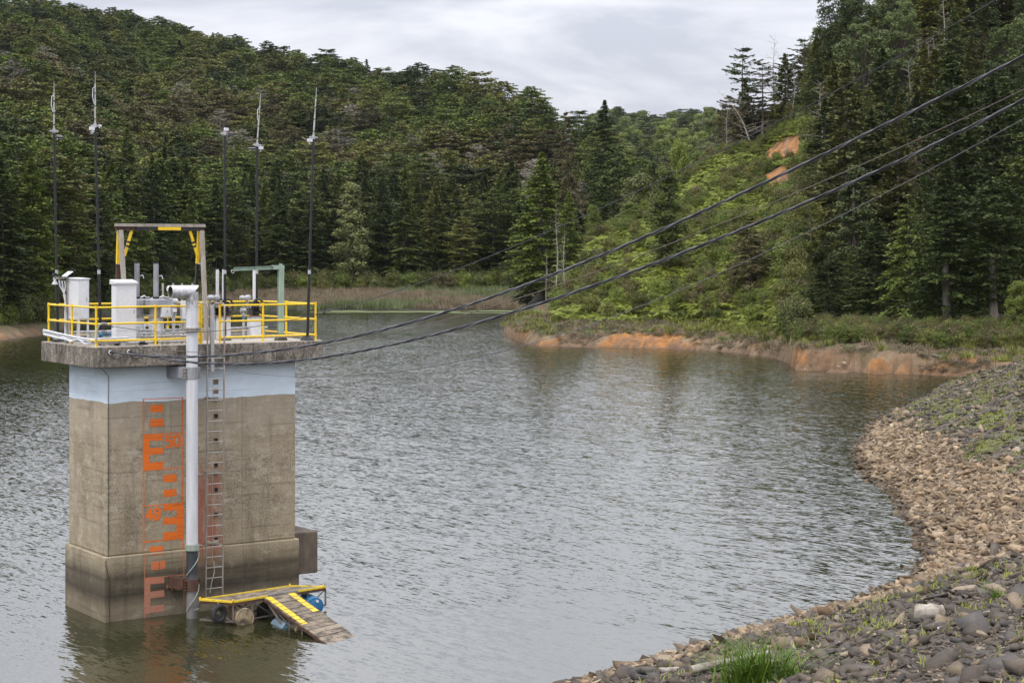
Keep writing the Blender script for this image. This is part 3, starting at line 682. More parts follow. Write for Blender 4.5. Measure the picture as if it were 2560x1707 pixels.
for s_ in range(6):
    for x0 in (0, 1 - lw): gf(s_, x0, x0 + lw * .8, 0, 1)
    if s_ % 2 == 0 or True: gf(s_, 0, 1, 0, .028)
gf(0, .175, .50, .19, .39); gf(0, .175, .50, .58, .80)
for a, b in ((0.0, .19), (.39, .585), (.80, 1.0)): gf(1, .15, .49, a, b)
gf(1, 0, .15, 0, 1)
gf(2, .50, .825, .18, .39); gf(2, .50, .825, .60, .80)
for a, b in ((0.0, .19), (.39, .585), (.80, 1.0)): gf(3, .495, .83, a, b)
gf(3, .83, 1, 0, 1)
gf(4, .155, .49, .17, .38); gf(4, .17, .36, .57, .80); gf(4, .385, .52, .57, .80)
for a, b in ((0.0, .19), (.39, .585), (.80, 1.0)): gf(5, .15, .49, a, b)
gf(5, 0, .15, 0, 1)
gq(UG0, UG0 + .04, 0.0, ZL[6])
go = gauge.build('painted_gauge', gaugem, tower)
GL = {  # stencil digits: strokes in a 0..1 box, y up
 '5': [[(.92, .93), (.12, .93), (.12, .52)], [(.10, .58), (.62, .60), (.88, .45), (.88, .20), (.62, .04), (.10, .07)]],
 '0': [[(.42, .96), (.20, .90), (.10, .70), (.10, .30), (.20, .10), (.42, .04)], [(.58, .04), (.80, .10), (.90, .30), (.90, .70), (.80, .90), (.58, .96)]],
 '4': [[(.64, .96), (.08, .34), (.50, .30)], [(.70, .98), (.70, .02)], [(.62, .32), (.95, .32)]],
 '9': [[(.5, .96), (.18, .88), (.12, .68), (.22, .52), (.5, .48), (.78, .52), (.88, .70), (.80, .88), (.5, .96)], [(.84, .60), (.84, .25), (.66, .06), (.20, .05)], [(.16, .12), (.16, .30)]],
 '8': [[(.5, .96), (.22, .88), (.16, .70), (.26, .55), (.5, .50), (.74, .55), (.84, .70), (.78, .88), (.5, .96)], [(.5, .50), (.20, .42), (.10, .25), (.20, .08), (.5, .04), (.80, .08), (.90, .25), (.80, .42), (.5, .50)]]}
def digits(txt, sec, a, b, c_, d_, v):
    uw = UG1 - UG0; zt, zb = ZL[sec], ZL[sec + 1]; u0, u1 = UG0 + a * uw, UG0 + b * uw; z1, z0 = zt + (zb - zt) * c_, zt + (zb - zt) * d_
    wd = (u1 - u0) / (len(txt) + .12 * (len(txt) - 1)); th = 0.038
    for i, ch in enumerate(txt):
        g = MB(); ox = u0 + i * wd * 1.12; k = 0
        for st in GL[ch]:
            pts = [(ox + x * wd, z0 + y * (z1 - z0)) for x, y in st]
            for (xa, za), (xb, zb_) in zip(pts[:-1], pts[1:]):
                dx, dz = xb - xa, zb_ - za; l = math.hypot(dx, dz); nx, nz = -dz / l * th, dx / l * th; ex_, ez = dx / l * th * .6, dz / l * th * .6
                y_ = v - .0035 - .0002 * k; k += 1
                g.add([(xa - ex_ + nx, y_, za - ez + nz), (xa - ex_ - nx, y_, za - ez - nz), (xb + ex_ - nx, y_, zb_ + ez - nz), (xb + ex_ + nx, y_, zb_ + ez + nz)], [(0, 1, 2, 3)])
        o = g.build('digit', gaugem, go); 
digits('50', 1, .555, .92, .075, .40, VC); digits('49', 3, .075, .43, .09, .42, VC); digits('48', 5, .56, .93, .09, .42, VP)
# step sockets in the face behind the ladder
for py in (954, 977.5, 1039.5, 1100.5, 1162, 1223.5, 1285.5, 1347):
    v = VC; u = u_at(539.6, v); z = z_at(py, u, v); g = MB()
    g.box((u - .055, v - .006, z - .055), (u + .055, v + .06, z + .055)); so_ = g.build('step_socket', M['hole_shade'] if py > 1000 else M['rust_rim'], tower)
    g = MB()
    for a in ((-.075, -.075, .075, -.056), (-.075, .056, .075, .075), (-.075, -.056, -.056, .056), (.056, -.056, .075, .056)):
        g.box((u + a[0], v - .016, z + a[1]), (u + a[2], v - .001, z + a[3]))
    g.build('socket_rim', M['rust_rim'], so_)
g = MB(); u = u_at(251.5, 0.0)
g.tube([(u_at(250, VC) , VC - .02, 7.19), (.145, VC - .025, 6.9), (.14, VC - .02, 6.3), (.14, VC - .02, 1.84), (-.0, -.03, 1.7), (.13, -.02, 1.2), (.13, -.02, -.2)], .009, 5)
tag(g.build('hanging_wire', M['cable'], None), 'thin dark wire running down the near corner of the tower', 'wire').location = tw(0, 0, 0); bpy.data.objects['hanging_wire'].rotation_euler = (0, 0, TH)

# ---------------------------------------------------------------- riser pipe
PV = -.74; PU = u_at(480, PV)
pipe = thing('riser_pipe', 'tall grey pipe up the tower front with an open elbow end pointing left', 'pipe', (PU, PV, 0))
zt = z_at(731, PU, PV); R = .168
m = MB(); m.tube([(PU, PV, 2.10), (PU, PV, z_at(826, PU, PV))], R, 24); m.build('lower_tube', M['pipe'], pipe, True)
m = MB(); m.tube([(PU, PV, -.6), (PU, PV, 1.98)], R - .008, 24); m.build('submerged_tube', M['pipe'], pipe, True)
m = MB(); zf = z_at(826, PU, PV)
m.tube([(PU, PV, zf), (PU, PV, zt + .02)], R + .012, 24); 
m.build('upper_tube', M['pipe'], pipe, True)
# mitred elbow, open at its far end: outer and inner wall
m = MB(); n_ = 28; Lh = .66; b = 0
ring_o, ring_i = [], []
for k in range(n_):
    a = 2 * math.pi * k / n_; y_ = math.cos(a); z_ = math.sin(a)
    ring_o.append((y_ * (R + .015), z_ * (R + .015))); ring_i.append((y_ * (R - .006), z_ * (R - .006)))
vs = []
for (y_, z_) in ring_o: vs.append((PU + z_ * 1.0, PV + y_, zt + .02 + z_))
for (y_, z_) in ring_o: vs.append((PU - Lh, PV + y_, zt + .02 + z_))
for (y_, z_) in ring_i: vs.append((PU - Lh, PV + y_, zt + .02 + z_))
for (y_, z_) in ring_i: vs.append((PU - .05 + z_, PV + y_, zt + .02 + z_))
fs = []
for s_ in range(3):
    for k in range(n_): k2 = (k + 1) % n_; fs.append((s_ * n_ + k, s_ * n_ + k2, (s_ + 1) * n_ + k2, (s_ + 1) * n_ + k))
m.add(vs[:3 * n_], fs[:2 * n_]); elb = m.build('elbow', M['pipe'], pipe, True)
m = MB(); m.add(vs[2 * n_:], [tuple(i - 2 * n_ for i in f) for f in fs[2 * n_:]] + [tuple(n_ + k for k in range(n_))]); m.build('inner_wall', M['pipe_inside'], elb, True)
for zz_ in (z_at(822.5, PU, PV),):
    for dz in (-.035, .025):
        m = MB(); m.lathe((PU, PV, zz_ + dz - .02), (0, 0, 1), [(0, R + .085), (.035, R + .085)], 28); fl = m.build('flange', M['grey_steel'], pipe)
        for k in range(12):
            m = MB(); a = k * math.pi / 6; m.tube([(PU + math.cos(a) * (R + .055), PV + math.sin(a) * (R + .055), zz_ + dz - .035), (PU + math.cos(a) * (R + .055), PV + math.sin(a) * (R + .055), zz_ + dz + .03)], .012, 5)
            m.build('bolt', M['grey_steel'], fl)
m = MB()
for k in range(5): m.ring((PU, PV, 1.93 + k * .035), (0.04, 0.02, 1), R + .02, .02, 26, 6)
m.build('rope_wrap', M['rope'], pipe, True)
m = MB(); m.tube([(PU + (R + .025) * math.cos(a), PV + (R + .025) * math.sin(a), 1.92 - (a + .2) * .33) for a in np.linspace(-.2, -2.9, 12)][::-1] , .014, 6)
pts = [(PU + (R + .03) * math.cos(t_), PV - (R + .03) * abs(math.sin(t_)), zz) for t_, zz in zip(np.linspace(0.1, 2.9, 9), np.linspace(1.9, 1.22, 9))]
pts2 = [(PU + (R + .03) * math.cos(t_), PV - (R + .03) * abs(math.sin(t_)), zz) for t_, zz in zip(np.linspace(0.1, 2.9, 9), np.linspace(1.0, .22, 9))]
m = MB(); m.tube(pts, .013, 6); m.tube(pts2, .013, 6); m.build('slack_rope', M['rope'], pipe, True)
for py, lab in ((932, None), (1461, 'rust brown lower clamp of the pipe')):
    zc_ = z_at(py, PU, PV); mt = M['grey_paint'] if py < 1000 else M['brown_steel']
    m = MB(); m.tube([(PU, PV, zc_ - .17), (PU, PV, zc_ + .17)], R + .014, 24); cl = m.build('clamp', mt, pipe, True)
    if lab: cl['label'] = lab
    for s_ in (-1, 1):
        m = MB()
        for dz in (-.13, -.045, .045, .13): m.box((PU + s_ * (R + .0) - (.07 if s_ < 0 else 0), PV - .07, zc_ + dz - .012), (PU + s_ * R + (.07 if s_ > 0 else 0), PV + .07, zc_ + dz + .012))
        m.box((PU + s_ * (R + .02) - .012, PV - .012, zc_ - .165), (PU + s_ * (R + .02) + .05 * s_ + .012, PV + .012, zc_ + .165))
        m.build('lug', M['grey_steel'] if py < 1000 else M['brown_steel'], cl)
    m = MB(); m.hexa([(PU - .22, PV + .14, zc_ - .14), (PU - .08, PV + .14, zc_ - .14), (PU - .16, (VC if py < 1000 else VP) - .004, zc_ - .16), (PU - .42, (VC if py < 1000 else VP) - .004, zc_ - .16),
                      (PU - .22, PV + .14, zc_ + .16), (PU - .08, PV + .14, zc_ + .16), (PU - .16, (VC if py < 1000 else VP) - .004, zc_ + .18), (PU - .42, (VC if py < 1000 else VP) - .004, zc_ + .18)]); m.build('wall_bracket', mt, pipe)

# ---------------------------------------------------------------- ladder
LV = -.62; LB = -.50
ul, ur = u_at(519.5, LV), u_at(561.3, LV); ulb, urb = u_at(514.5, LB), u_at(556.5, LB)
ladder = thing('ladder', 'long steel ladder with hooped handrails up the front of the tower', 'ladder', ((ul + ur) / 2, LV, 0.5))
ztop = z_at(768, ul, LV)
def lad(t_, side): a, b = (ul, ulb) if side < 0 else (ur, urb); return (b + (a - b) * t_, LB + (LV - LB) * t_, .45 + (ztop - .45) * t_)
for s_ in (-1, 1):
    p = [lad(t_, s_) for t_ in (0, .5, 1)]; e_ = p[-1]; vin = .12
    p += [(e_[0], e_[1] + .05, e_[2] + .07), (e_[0], e_[1] + .14, e_[2] + .10), (e_[0] + .0, -.10 if s_ < 0 else .02, e_[2] + .10)]
    if s_ > 0: p += [(e_[0], .10, e_[2] + .05), (e_[0], .13, e_[2] - .05), (e_[0], .13, 7.77)]
    m = MB(); m.tube(p, .027, 8); m.build('ladder_rail', M['ladder'], ladder, True)
nr_ = 23
z0_ = z_at(1490, ul, LB)
for k in range(26):
    zr_ = z_at(922, ul, LV) + .30 - k * .3015
    if zr_ < .62: break
    t_ = (zr_ - .45) / (ztop - .45); a, b = lad(t_, -1), lad(t_, 1); m = MB(); m.tube([a, b], .014, 6); m.build('rung', M['rung'], ladder, True)
for py in (1003, 1188, 1367):
    uu = u_at(518, LV); zb = z_at(py, uu, LV); t_ = (zb - .45) / (ztop - .45); m = MB(); vw = VC if zb > 1.85 else VP
    for s_ in (-1, 1): a = lad(t_, s_); m.bar(a, (a[0] - .28, vw - .002, zb + .05), .045, .05)
    c_ = lad(t_, 0.5); m.box((u_at(538, vw) - .08, vw - .05, zb - .06), (u_at(538, vw) + .08, vw - .002, zb + .06))
    m.build('standoff', M['grey_steel'], ladder)
m = MB(); uc = u_at(530.5, -.60); m.box((uc - .05, -.64, z_at(928, uc, -.6)), (uc + .05, -.54, z_at(762, uc, -.6))); cond = m.build('cable_channel', M['galv'], None)
cond.location = tw(0, 0, 0); cond.rotation_euler = (0, 0, TH); tag(cond, 'grey square cable channel between the ladder rails', 'cable channel')
m = MB(); uh = u_at(532.5, -.55); m.tube([(uh, -.60, z_at(1402, uh, -.6)), (uh + .03, -.58, 1.2), (uh - .05, -.56, .9), (uh - .10, -.56, .62)], .018, 6)
m.tube([(uh - .02, -.58, z_at(930, uh, -.6)), (uh - .02, -.56, z_at(1402, uh, -.6))], .006, 4)
o = m.build('hose', M['rope'], None, True); o.location = tw(0, 0, 0); o.rotation_euler = (0, 0, TH); tag(o, 'thin pale hose hanging behind the ladder rungs', 'hose')

# ---------------------------------------------------------------- yellow railing round the platform
U0, V0, U1, V1, ZT, ZP = -.346, -.243, 6.546, 3.530, 8.859, 7.765
ZM, ZB = 8.40, 7.93
rail = thing('railing', 'yellow tubular railing round the edge of the tower platform', 'railing', (U0, V0, ZP))
ug0, ug1 = u_at(503.5, V0), u_at(549.7, V0)
posts = [(U0, V0), (u_at(388.7, V0), V0), (ug0, V0), (ug1, V0), (u_at(657.6, V0), V0), (U1, V0),
         (U0, v_at(180, U0)), (U0, V1), (U1, v_at(715.6, U1)), (U1, V1), (u_at(300, V1), V1), (u_at(420, V1), V1), (u_at(560, V1), V1)]
posts[2:2] = [(ug0 - .055, V0 + .01)]
for (a, b) in posts:
    m = MB(); m.tube([(a, b, ZP), (a, b, ZT + .035)], .032, 10)
    for zc_ in (ZT, ZM, ZB): m.tube([(a, b, zc_ - .055), (a, b, zc_ + .055)], .040, 10)
    m.build('post', M['yellow'], rail, True)
def rails(a, b):
    for zc_ in (ZT, ZM, ZB): m = MB(); m.tube([(a[0], a[1], zc_), ((a[0] + b[0]) / 2, (a[1] + b[1]) / 2, zc_ + random.uniform(-.006, .006)), (b[0], b[1], zc_)], .029, 10); m.build('rail', M['yellow'], rail, True)
rails((U0, V0), (ug0, V0)); rails((ug1, V0), (U1, V0)); rails((U0, V0), (U0, V1)); rails((U1, V0), (U1, V1)); rails((U0, V1), (U1, V1))
# ---------------------------------------------------------------- black masts with antennas / lamps
def mast(pxb, v, pxt, pyt, tip, label, kind):
    u = u_at(pxb, v); e = thing('mast', label, 'mast', (u, v, ZP), 'black masts on the tower platform')
    zt = z_at(pyt, u, v); ut = u_at(pxt, v); top = Vector((ut, v, zt))
    m = MB(); m.tube([(u, v, ZP), ((u * 2 + ut) / 3, v, ZP + (zt - ZP) / 3)], .044, 10); m.tube([((u * 2 + ut) / 3, v, ZP + (zt - ZP) / 3 - .03), (ut, v, zt)], .036, 10)
    m.build('pole', M['black_paint'], e, True)
    m = MB(); m.hexa([(u - .16, v - .16, ZP), (u + .16, v - .16, ZP), (u + .16, v + .16, ZP), (u - .16, v + .16, ZP), (u - .06, v - .06, ZP + .13), (u + .06, v - .06, ZP + .13), (u + .06, v + .06, ZP + .13), (u - .06, v + .06, ZP + .13)]); m.build('foot', M['black_paint'], e)
    zb_ = z_at(680, u, v); f = (zb_ - ZP) / (zt - ZP); m = MB(); m.tube([(u + (ut - u) * f, v, zb_ - .06), (u + (ut - u) * f, v, zb_ + .06)], .047, 10); m.build('band', M['galv'], e, True)
    m = MB(); m.box((ut - .12, v - .03, zt - .03), (ut + .13, v + .03, zt + .02)); m.tube([(ut, v, zt - .06), (ut, v, zt + .06)], .048, 8); br = m.build('bracket', M['silver'], e)
    if tip:
        tx, ty = tip; un = u_at(tx, v); zn = z_at(ty, u, v); ln = zn - zt; mid = lambda q: (ut + (un - ut) * q, v, zt + ln * q)
        m = MB(); m.tube([mid(.02), mid(.50)], .025, 8); m.tube([mid(.48), mid(.74)], .019, 8); m.tube([mid(.72), mid(.76)], .025, 8); an = m.build('antenna', M['galv'], e, True)
        m = MB(); m.tube([mid(.74), mid(1.0)], .011, 6, r2=.006); m.build('rod', M['silver'], an, True)
        for q in (.12, .36, .60): a = mid(q); m = MB(); m.tube([(a[0], a[1], a[2] - .012), (a[0], a[1], a[2] + .012)], .034, 8); m.build('tape', M['black_paint'], an, True)
        if kind != 5:
            a = mid(.72); m = MB(); m.tube([a, (a[0] - .07, v, a[2] - .05), (a[0] - .08, v, a[2] - .3), (a[0] - .03, v, a[2] - .5)], .010, 6); m.build('loop_cable', M['cabinet'], an, True)
    def lamp(dx, dz, w=.13, tilt=.06):
        m = MB(); x, z = ut + dx, zt + dz
        m.hexa([(x - w, v - .16, z - .03 - tilt), (x + w, v - .16, z - .03 - tilt), (x + w, v + .05, z - .03), (x - w, v + .05, z - .03), (x - w, v - .16, z + .02 - tilt), (x + w, v - .16, z + .02 - tilt), (x + w, v + .05, z + .03), (x - w, v + .05, z + .03)])
        l = m.build('floodlight', M['black_paint'], e)
        m = MB(); m.hexa([(x - w + .02, v - .165, z - .037 - tilt), (x + w - .02, v - .165, z - .037 - tilt), (x + w - .02, v + .03, z - .037), (x - w + .02, v + .03, z - .037), (x - w + .02, v - .165, z - .031 - tilt), (x + w - .02, v - .165, z - .031 - tilt), (x + w - .02, v + .03, z - .031), (x - w + .02, v + .03, z - .031)]); m.build('lens', M['glass'], l)
    def box_(dx, dz, s_=.07):
        m = MB(); m.cbox((ut + dx, v - .06, zt + dz), (s_ * 1.3, s_, s_)); m.tube([(ut + dx, v - .06, zt + dz - s_ * .5), (ut + dx - .03, v - .07, zt + dz - s_ * 1.3)], .014, 6); m.build('sensor_box', M['cabinet'], e)
    if kind == 1: lamp(.15, -.14, .09); box_(.10, -.20, .05)
    if kind == 2: box_(-.12, -.09, .10); box_(-.10, -.17, .06); box_(.12, .0, .06)
    if kind == 3:
        lamp(.20, -.0, .10, .02); box_(.02, .12, .09)
        m = MB(); m.tube([(ut - .02, v, zt), (ut + .03, v, zt + .18), (ut + .10, v, zt + .12), (ut + .13, v, zt + .02)], .012, 6); m.build('loose_wire', M['red_pipe'], e, True)
    if kind == 4: lamp(-.19, -.12, .13, .03); box_(.10, -.10, .10)
    if kind == 5:
        box_(-.15, -.10, .10); m = MB(); m.bar((ut - .38, v, zt - .02), (ut - .10, v, zt - .16), .03); m.build('arm', M['grey_steel'], e)
    return e
mast(145, 3.1, 135, 328, (135, 203.6), 'leftmost black mast with pale antenna, behind the narrow grey cabinet', 1)
mast(252, 1.15, 238, 315, (238, 180), 'tall black mast with pale antenna between the two grey cabinets, its tip highest', 2)
mast(562.4, 1.2, 562, 334, None, 'black mast without antenna, only a small lamp bracket on top', 3)
mast(641, 3.15, 642.8, 362, (651.8, 233.7), 'black mast with white floodlight under its antenna, behind the green hoist', 4)
mast(768.4, v_at(768.4, 6.25), 783.6, 342.6, (791.4, 218), 'rightmost black mast leaning slightly right at the platform corner', 5)

# ---------------------------------------------------------------- cabinets
def cabinet(u0, v0, du, dv, zb, zt_, label, legs, lean=0.0):
    e = thing('cabinet', label, 'cabinet', (u0, v0, ZP), 'grey cabinets on the tower platform')
    m = MB(); m.box((u0, v0, zb), (u0 + du, v0 + dv, zt_)); b_ = m.build('body', M['cabinet'], e, bevel=.008)
    m = MB(); m.box((u0 + .02, v0 - .012, zb + (.30 if not legs else .03)), (u0 + du - .02, v0 - .001, zt_ - .04)); d_ = m.build('door', M['cabinet'], b_, bevel=.003)
    if not legs:
        m = MB(); m.box((u0 + .02, v0 - .012, zb + .02), (u0 + du - .02, v0 - .001, zb + .285)); m.build('lower_panel', M['cabinet'], b_, bevel=.003)
    m = MB()
    if legs: m.hexa([(u0 - .03, v0 - .03, zt_ - .005), (u0 + du + .03, v0 - .03, zt_ - .005), (u0 + du + .03, v0 + dv + .03, zt_ - .005), (u0 - .03, v0 + dv + .03, zt_ - .005), (u0 - .03, v0 - .03, zt_ + .02), (u0 + du + .03, v0 - .03, zt_ + .02), (u0 + du + .03, v0 + dv + .03, zt_ + .04), (u0 - .03, v0 + dv + .03, zt_ + .04)])
    else: m.hexa([(u0 - .04, v0 - .05, zt_ - .04), (u0 + du + .02, v0 - .05, zt_ - .04), (u0 + du + .02, v0 + dv + .05, zt_ - .04), (u0 - .04, v0 + dv + .05, zt_ - .04), (u0 - .04, v0 - .05, zt_ + .02), (u0 + du + .02, v0 - .05, zt_ + .02), (u0 + du + .02, v0 + dv + .03, zt_ + .09), (u0 - .04, v0 + dv + .03, zt_ + .09)])
    m.build('roof', M['cabinet'], e, bevel=.004)
    for a in (0.03, du - .03):
        for c_ in (.03, dv - .03): m = MB(); m.bar((u0 + a, v0 + c_, ZP), (u0 + a, v0 + c_, zb), .05); m.build('leg', M['cabinet'], e)
    m = MB(); m.box((u0 + du - .09, v0 - .022, (zb + zt_) / 2 - .05), (u0 + du - .07, v0 - .012, (zb + zt_) / 2 + .05)); m.build('handle', M['grey_steel'], d_)
    return e
c1v = 1.50; c1u = u_at(195.6, c1v)
cabinet(c1u, c1v, u_at(223, c1v) - c1u, v_at(168.5, c1u) - c1v, z_at(799, c1u, c1v), z_at(698, c1u, c1v), 'narrow grey cabinet raised on four legs at the left end of the platform', True)
c2v = .18; c2u = u_at(289.6, c2v)
cabinet(c2u, c2v, u_at(341.5, c2v) - c2u, .33, ZP + .12, z_at(707, c2u, c2v), 'wide grey cabinet with sloped roof near the front railing', False)
# solar panel and conduits beside the raised cabinet
sv = 2.3; su_ = u_at(160, sv); e = thing('solar_panel', 'small tilted solar panel on a bracket beside the raised cabinet', 'solar panel', (su_, sv, ZP))
zs = z_at(692, su_, sv); m = MB(); m.hexa([(su_, sv - .2, zs), (su_ + .20, sv - .2, zs + .14), (su_ + .20, sv + .2, zs + .14), (su_, sv + .2, zs), (su_, sv - .2, zs + .02), (su_ + .20, sv - .2, zs + .16), (su_ + .20, sv + .2, zs + .16), (su_, sv + .2, zs + .02)]); m.build('panel', M['panel_glass'], e)
m = MB(); m.bar((su_ + .1, sv, ZP), (su_ + .1, sv, zs + .06), .035); m.bar((su_ - .25, sv, zs - .05), (su_ + .12, sv, zs - .03), .03); m.build('bracket', M['grey_steel'], e)
ev = 2.35; eu = u_at(163, ev); e = thing('conduit_bundle', 'bundle of pale flexible conduits climbing to the raised cabinet', 'conduit', (eu, ev, ZP))
for k, (px_, py_) in enumerate(((148, 700), (155, 702), (162, 702))):
    m = MB(); uu = u_at(px_, ev); m.tube([(uu, ev, z_at(py_, uu, ev)), (uu + .02, ev, z_at(py_ + 14, uu, ev)), (eu - .02 * k, ev, z_at(738, eu, ev)), (eu + .01 * k, ev, z_at(760, eu, ev)), (eu + .03 * k, ev, ZP)], .022, 6); m.build('conduit', M['cabinet'], e, True)
ev = 2.9; eu = u_at(137, ev); e = thing('siren_horn', 'small grey horn and lamp fixed to the leftmost mast', 'horn', (eu, ev, z_at(700, eu, ev)))
m = MB(); zc_ = z_at(705, eu, ev); m.lathe((eu, ev, zc_ + .1), (0, 0, -1), [(0, .03), (.08, .045), (.15, .09), (.17, .095)], 14); m.tube([(eu + .1, ev, zc_ + .12), (eu, ev, zc_ + .16), (eu - .05, ev, zc_ + .08)], .016, 6); m.build('horn_body', M['galv'], e, True)
m = MB(); m.box((eu - .06, ev - .05, zc_ + .18), (eu + .05, ev + .05, zc_ + .26)); m.build('horn_lamp', M['black_paint'], e)

# ---------------------------------------------------------------- gantry
GV = 1.9; gl, gr = u_at(293, GV), u_at(506.5, GV)
gantry = thing('gantry', 'weathered steel gantry frame with yellow and black striped braces over the gates', 'gantry', (gl, GV, ZP))
zt_ = z_at(559, gl, GV); zb_ = zt_ - .195; ug = lambda px: u_at(px, GV)
m = MB(); m.box((gl - .05, GV - .07, zt_ - .012), (gr + .06, GV + .07, zt_)); m.box((gl - .05, GV - .012, zb_ + .012), (gr + .06, GV + .012, zt_ - .012)); m.box((gl - .05, GV - .07, zb_), (gr + .06, GV + .07, zb_ + .012))
beam = m.build('beam', M['brown_steel'], gantry)
m = MB(); m.box((gl - .055, GV - .074, zt_ - .085), (gr + .065, GV + .074, zt_ + .004)); m.build('top_channel', M['grey_steel'], beam)
for a, b, mm in ((369 + 24, 424 + 26, 'yellow'), (339, 392, 'black_paint'), (451, 498, 'black_paint')):
    m = MB(); m.box((ug(a), GV - .072, zb_ + .012), (ug(b), GV - .010, zt_ - .09)); m.build('paint_band', M[mm], beam)
zl = zb_
for (pf, pfy, pb, pbx, sgn, top) in ((301.5, 314, 297, 288, 1, gl), (504, 516.7, 498, 483, -1, gr)):
    uf = u_at(pf, GV - .06); vf = v_at(pfy + (4 if sgn > 0 else 0), uf); fr = (uf, vf if abs(vf - GV) < .9 else GV - .5, ZP)
    m = MB(); m.bar((uf, GV - .07, zl), fr, .125, .09); m.build('leg', M['grey_steel'], gantry)
    ub = u_at(pb, GV + .06); vb = v_at(pbx, ub); bk = Vector((ub, vb if abs(vb - GV) < .9 else GV + .5, ZP)); t0 = Vector((ub, GV + .06, zl)); 
    L_ = M['black_paint'] if sgn < 0 else M['brown_steel']
    q = t0.lerp(bk, .30); m = MB(); m.bar(t0, q, .09); lg = m.build('leg', M['yellow'], gantry)
    q2 = t0.lerp(bk, .66); m = MB(); m.bar(q, q2, .085); m.build('leg_section', L_, lg)
    m = MB(); m.bar(q2, bk, .09); m.build('leg_section', M['yellow'], lg)
    a = Vector((ug(329) if sgn > 0 else ug(474.5), GV, zl)); b = Vector((ug(311) if sgn > 0 else ug(494), GV, z_at(640, top, GV)))
    for i in range(5):
        p0, p1 = a.lerp(b, (0, .42, .50, .58, .66)[i]), a.lerp(b, (.42, .50, .58, .66, 1)[i]); m = MB(); m.bar(p0, p1, .07); m.build('brace', M['yellow'] if i % 2 == 0 else M['black_paint'], gantry)
    m = MB(); m.bar(q, Vector(fr).lerp(Vector((uf, GV - .07, zl)), .7), .04); m.build('tie', M['grey_steel'], gantry)

# ---------------------------------------------------------------- gate actuators
def gate(px, v, ptop, tw_, label, mode):
    """px column of the stem tube; mode a = big gearbox left, b = wheel type"""
    u = u_at(px, v); e = thing('gate_actuator', label, 'gate actuator', (u, v, ZP), 'gate actuators on the tower platform')
    zt_ = z_at(ptop, u, v); r = tw_ / 2 / 88.0
    if mode == 'a':
        z1, z0 = z_at(741, u, v), z_at(747, u, v)
        m = MB(); m.tube([(u, v, z0), (u, v, zt_ - .05)], r, 16); m.build('stem_tube', M['grey_paint'], e, True)
        m = MB(); m.tube([(u, v, zt_ - .05), (u, v, zt_)], r + .006, 16); m.build('collar', M['black_paint'], e, True)
        m = MB(); m.tube([(u, v, z0 - .01), (u, v, z0 + .06)], r + .02, 16); m.build('collar', M['black_paint'], e, True)
        g0, g1 = z_at(765, u, v), z0 + .02; m = MB()
        m.lathe((u, v, g0 - .02), (0, 0, 1), [(0, .27), (.03, .33), (g1 - g0 - .03, .33), (g1 - g0, .29)], 24); m.box((u, v - .20, g0 + .02), (u + .46, v + .20, g1 - .03)); m.build('gearbox', M['grey_paint'], e, True)
        m = MB(); m.lathe((u + .44, v - .02, (g0 + g1) / 2), (1, 0, 0), [(0, .13), (.10, .14), (.101, .11), (.2, .11), (.24, .07)], 16); m.build('motor', M['silver'], e, True)
        m = MB(); m.tube([(u - .02, v - .30, g1 + .02), (u + .10, v - .30, g1 + .08), (u + .2, v - .2, g1 + .03), (u + .35, v - .1, g1 + .02)], .018, 6); m.tube([(u + .1, v, zt_ - .42), (u + .17, v - .03, zt_ - .40), (u + .20, v - .03, zt_ - .50)], .016, 6); m.build('wires', M['cabinet'], e, True)
        f0 = z_at(788, u, v); m = MB(); m.tube([(u, v, f0), (u, v, g0)], .19, 20); m.build('neck', M['grey_paint'], e, True)
        m = MB(); m.box((u - .26, v - .2, f0 - .05), (u + .26, v + .2, f0 + .02)); m.build('base_flange', M['grey_steel'], e)
        m = MB(); m.box((u - .17, v - .16, ZP), (u + .17, v + .16, f0 - .05)); m.build('pedestal', M['cabinet'], e, bevel=.01)
    else:
        wz = z_at(765, u, v); ph = z_at(788.5, u, v)
        m = MB(); m.tube([(u, v, wz), (u, v, zt_ - .04)], r, 4 if mode == 'q' else 14); m.build('stem_tube', M['cabinet'], e)
        m = MB(); m.tube([(u, v, zt_ - .04), (u, v, zt_)], r + .006, 14); m.build('collar', M['black_paint'], e, True)
        m = MB(); m.box((u - .12, v - .12, ph), (u + .12, v + .12, wz + .14)); m.lathe((u, v, wz), (0, -1, 0), [(0, .14), (.16, .14), (.18, .05), (.27, .04)], 14); m.build('gearbox', M['black_paint'], e)
        m = MB(); m.ring((u, v - .26, wz), (0.1, -1, 0), .215, .030, 28, 6)
        for k in range(4): a = k * math.pi / 2 + .4; m.tube([(u, v - .26, wz), (u + math.cos(a) * .2, v - .26, wz + math.sin(a) * .2)], .018, 5)
        m.build('handwheel', M['black_paint'], e, True)
        hz = z_at(744, u, v); m = MB(); hx = u - .36
        m.lathe((hx - .14, v - .02, hz), (1, 0, 0), [(0, .05), (.05, .075), (.13, .075), (.14, .045), (.19, .045), (.20, .085), (.34, .085), (.36, .06)], 14); m.lathe((hx + .08, v - .08, hz), (0.3, -1, 0), [(0, .075), (.10, .075), (.11, .05)], 14); m.tube([(hx + .1, v, hz - .05), (hx + .14, v, wz - .02), (u, v, wz)], .05, 8); m.build('motor_head', M['silver'], e, True)
        m = MB(); m.tube([(u - .20, v - .15, wz - .02), (u - .1, v - .25, wz + .03), (u + .05, v - .2, wz - .03), (u + .2, v - .2, wz + .02)], .02, 6); m.build('wires', M['cabinet'], e, True)
        m = MB(); m.box((u - .22, v - .2, ph - .03), (u + .22, v + .2, ph)); m.build('base_flange', M['rust_rim'], e)
        m = MB(); m.box((u - .17, v - .16, ZP), (u + .17, v + .16, ph - .03)); m.build('pedestal', M['cabinet'], e, bevel=.01)
    return e
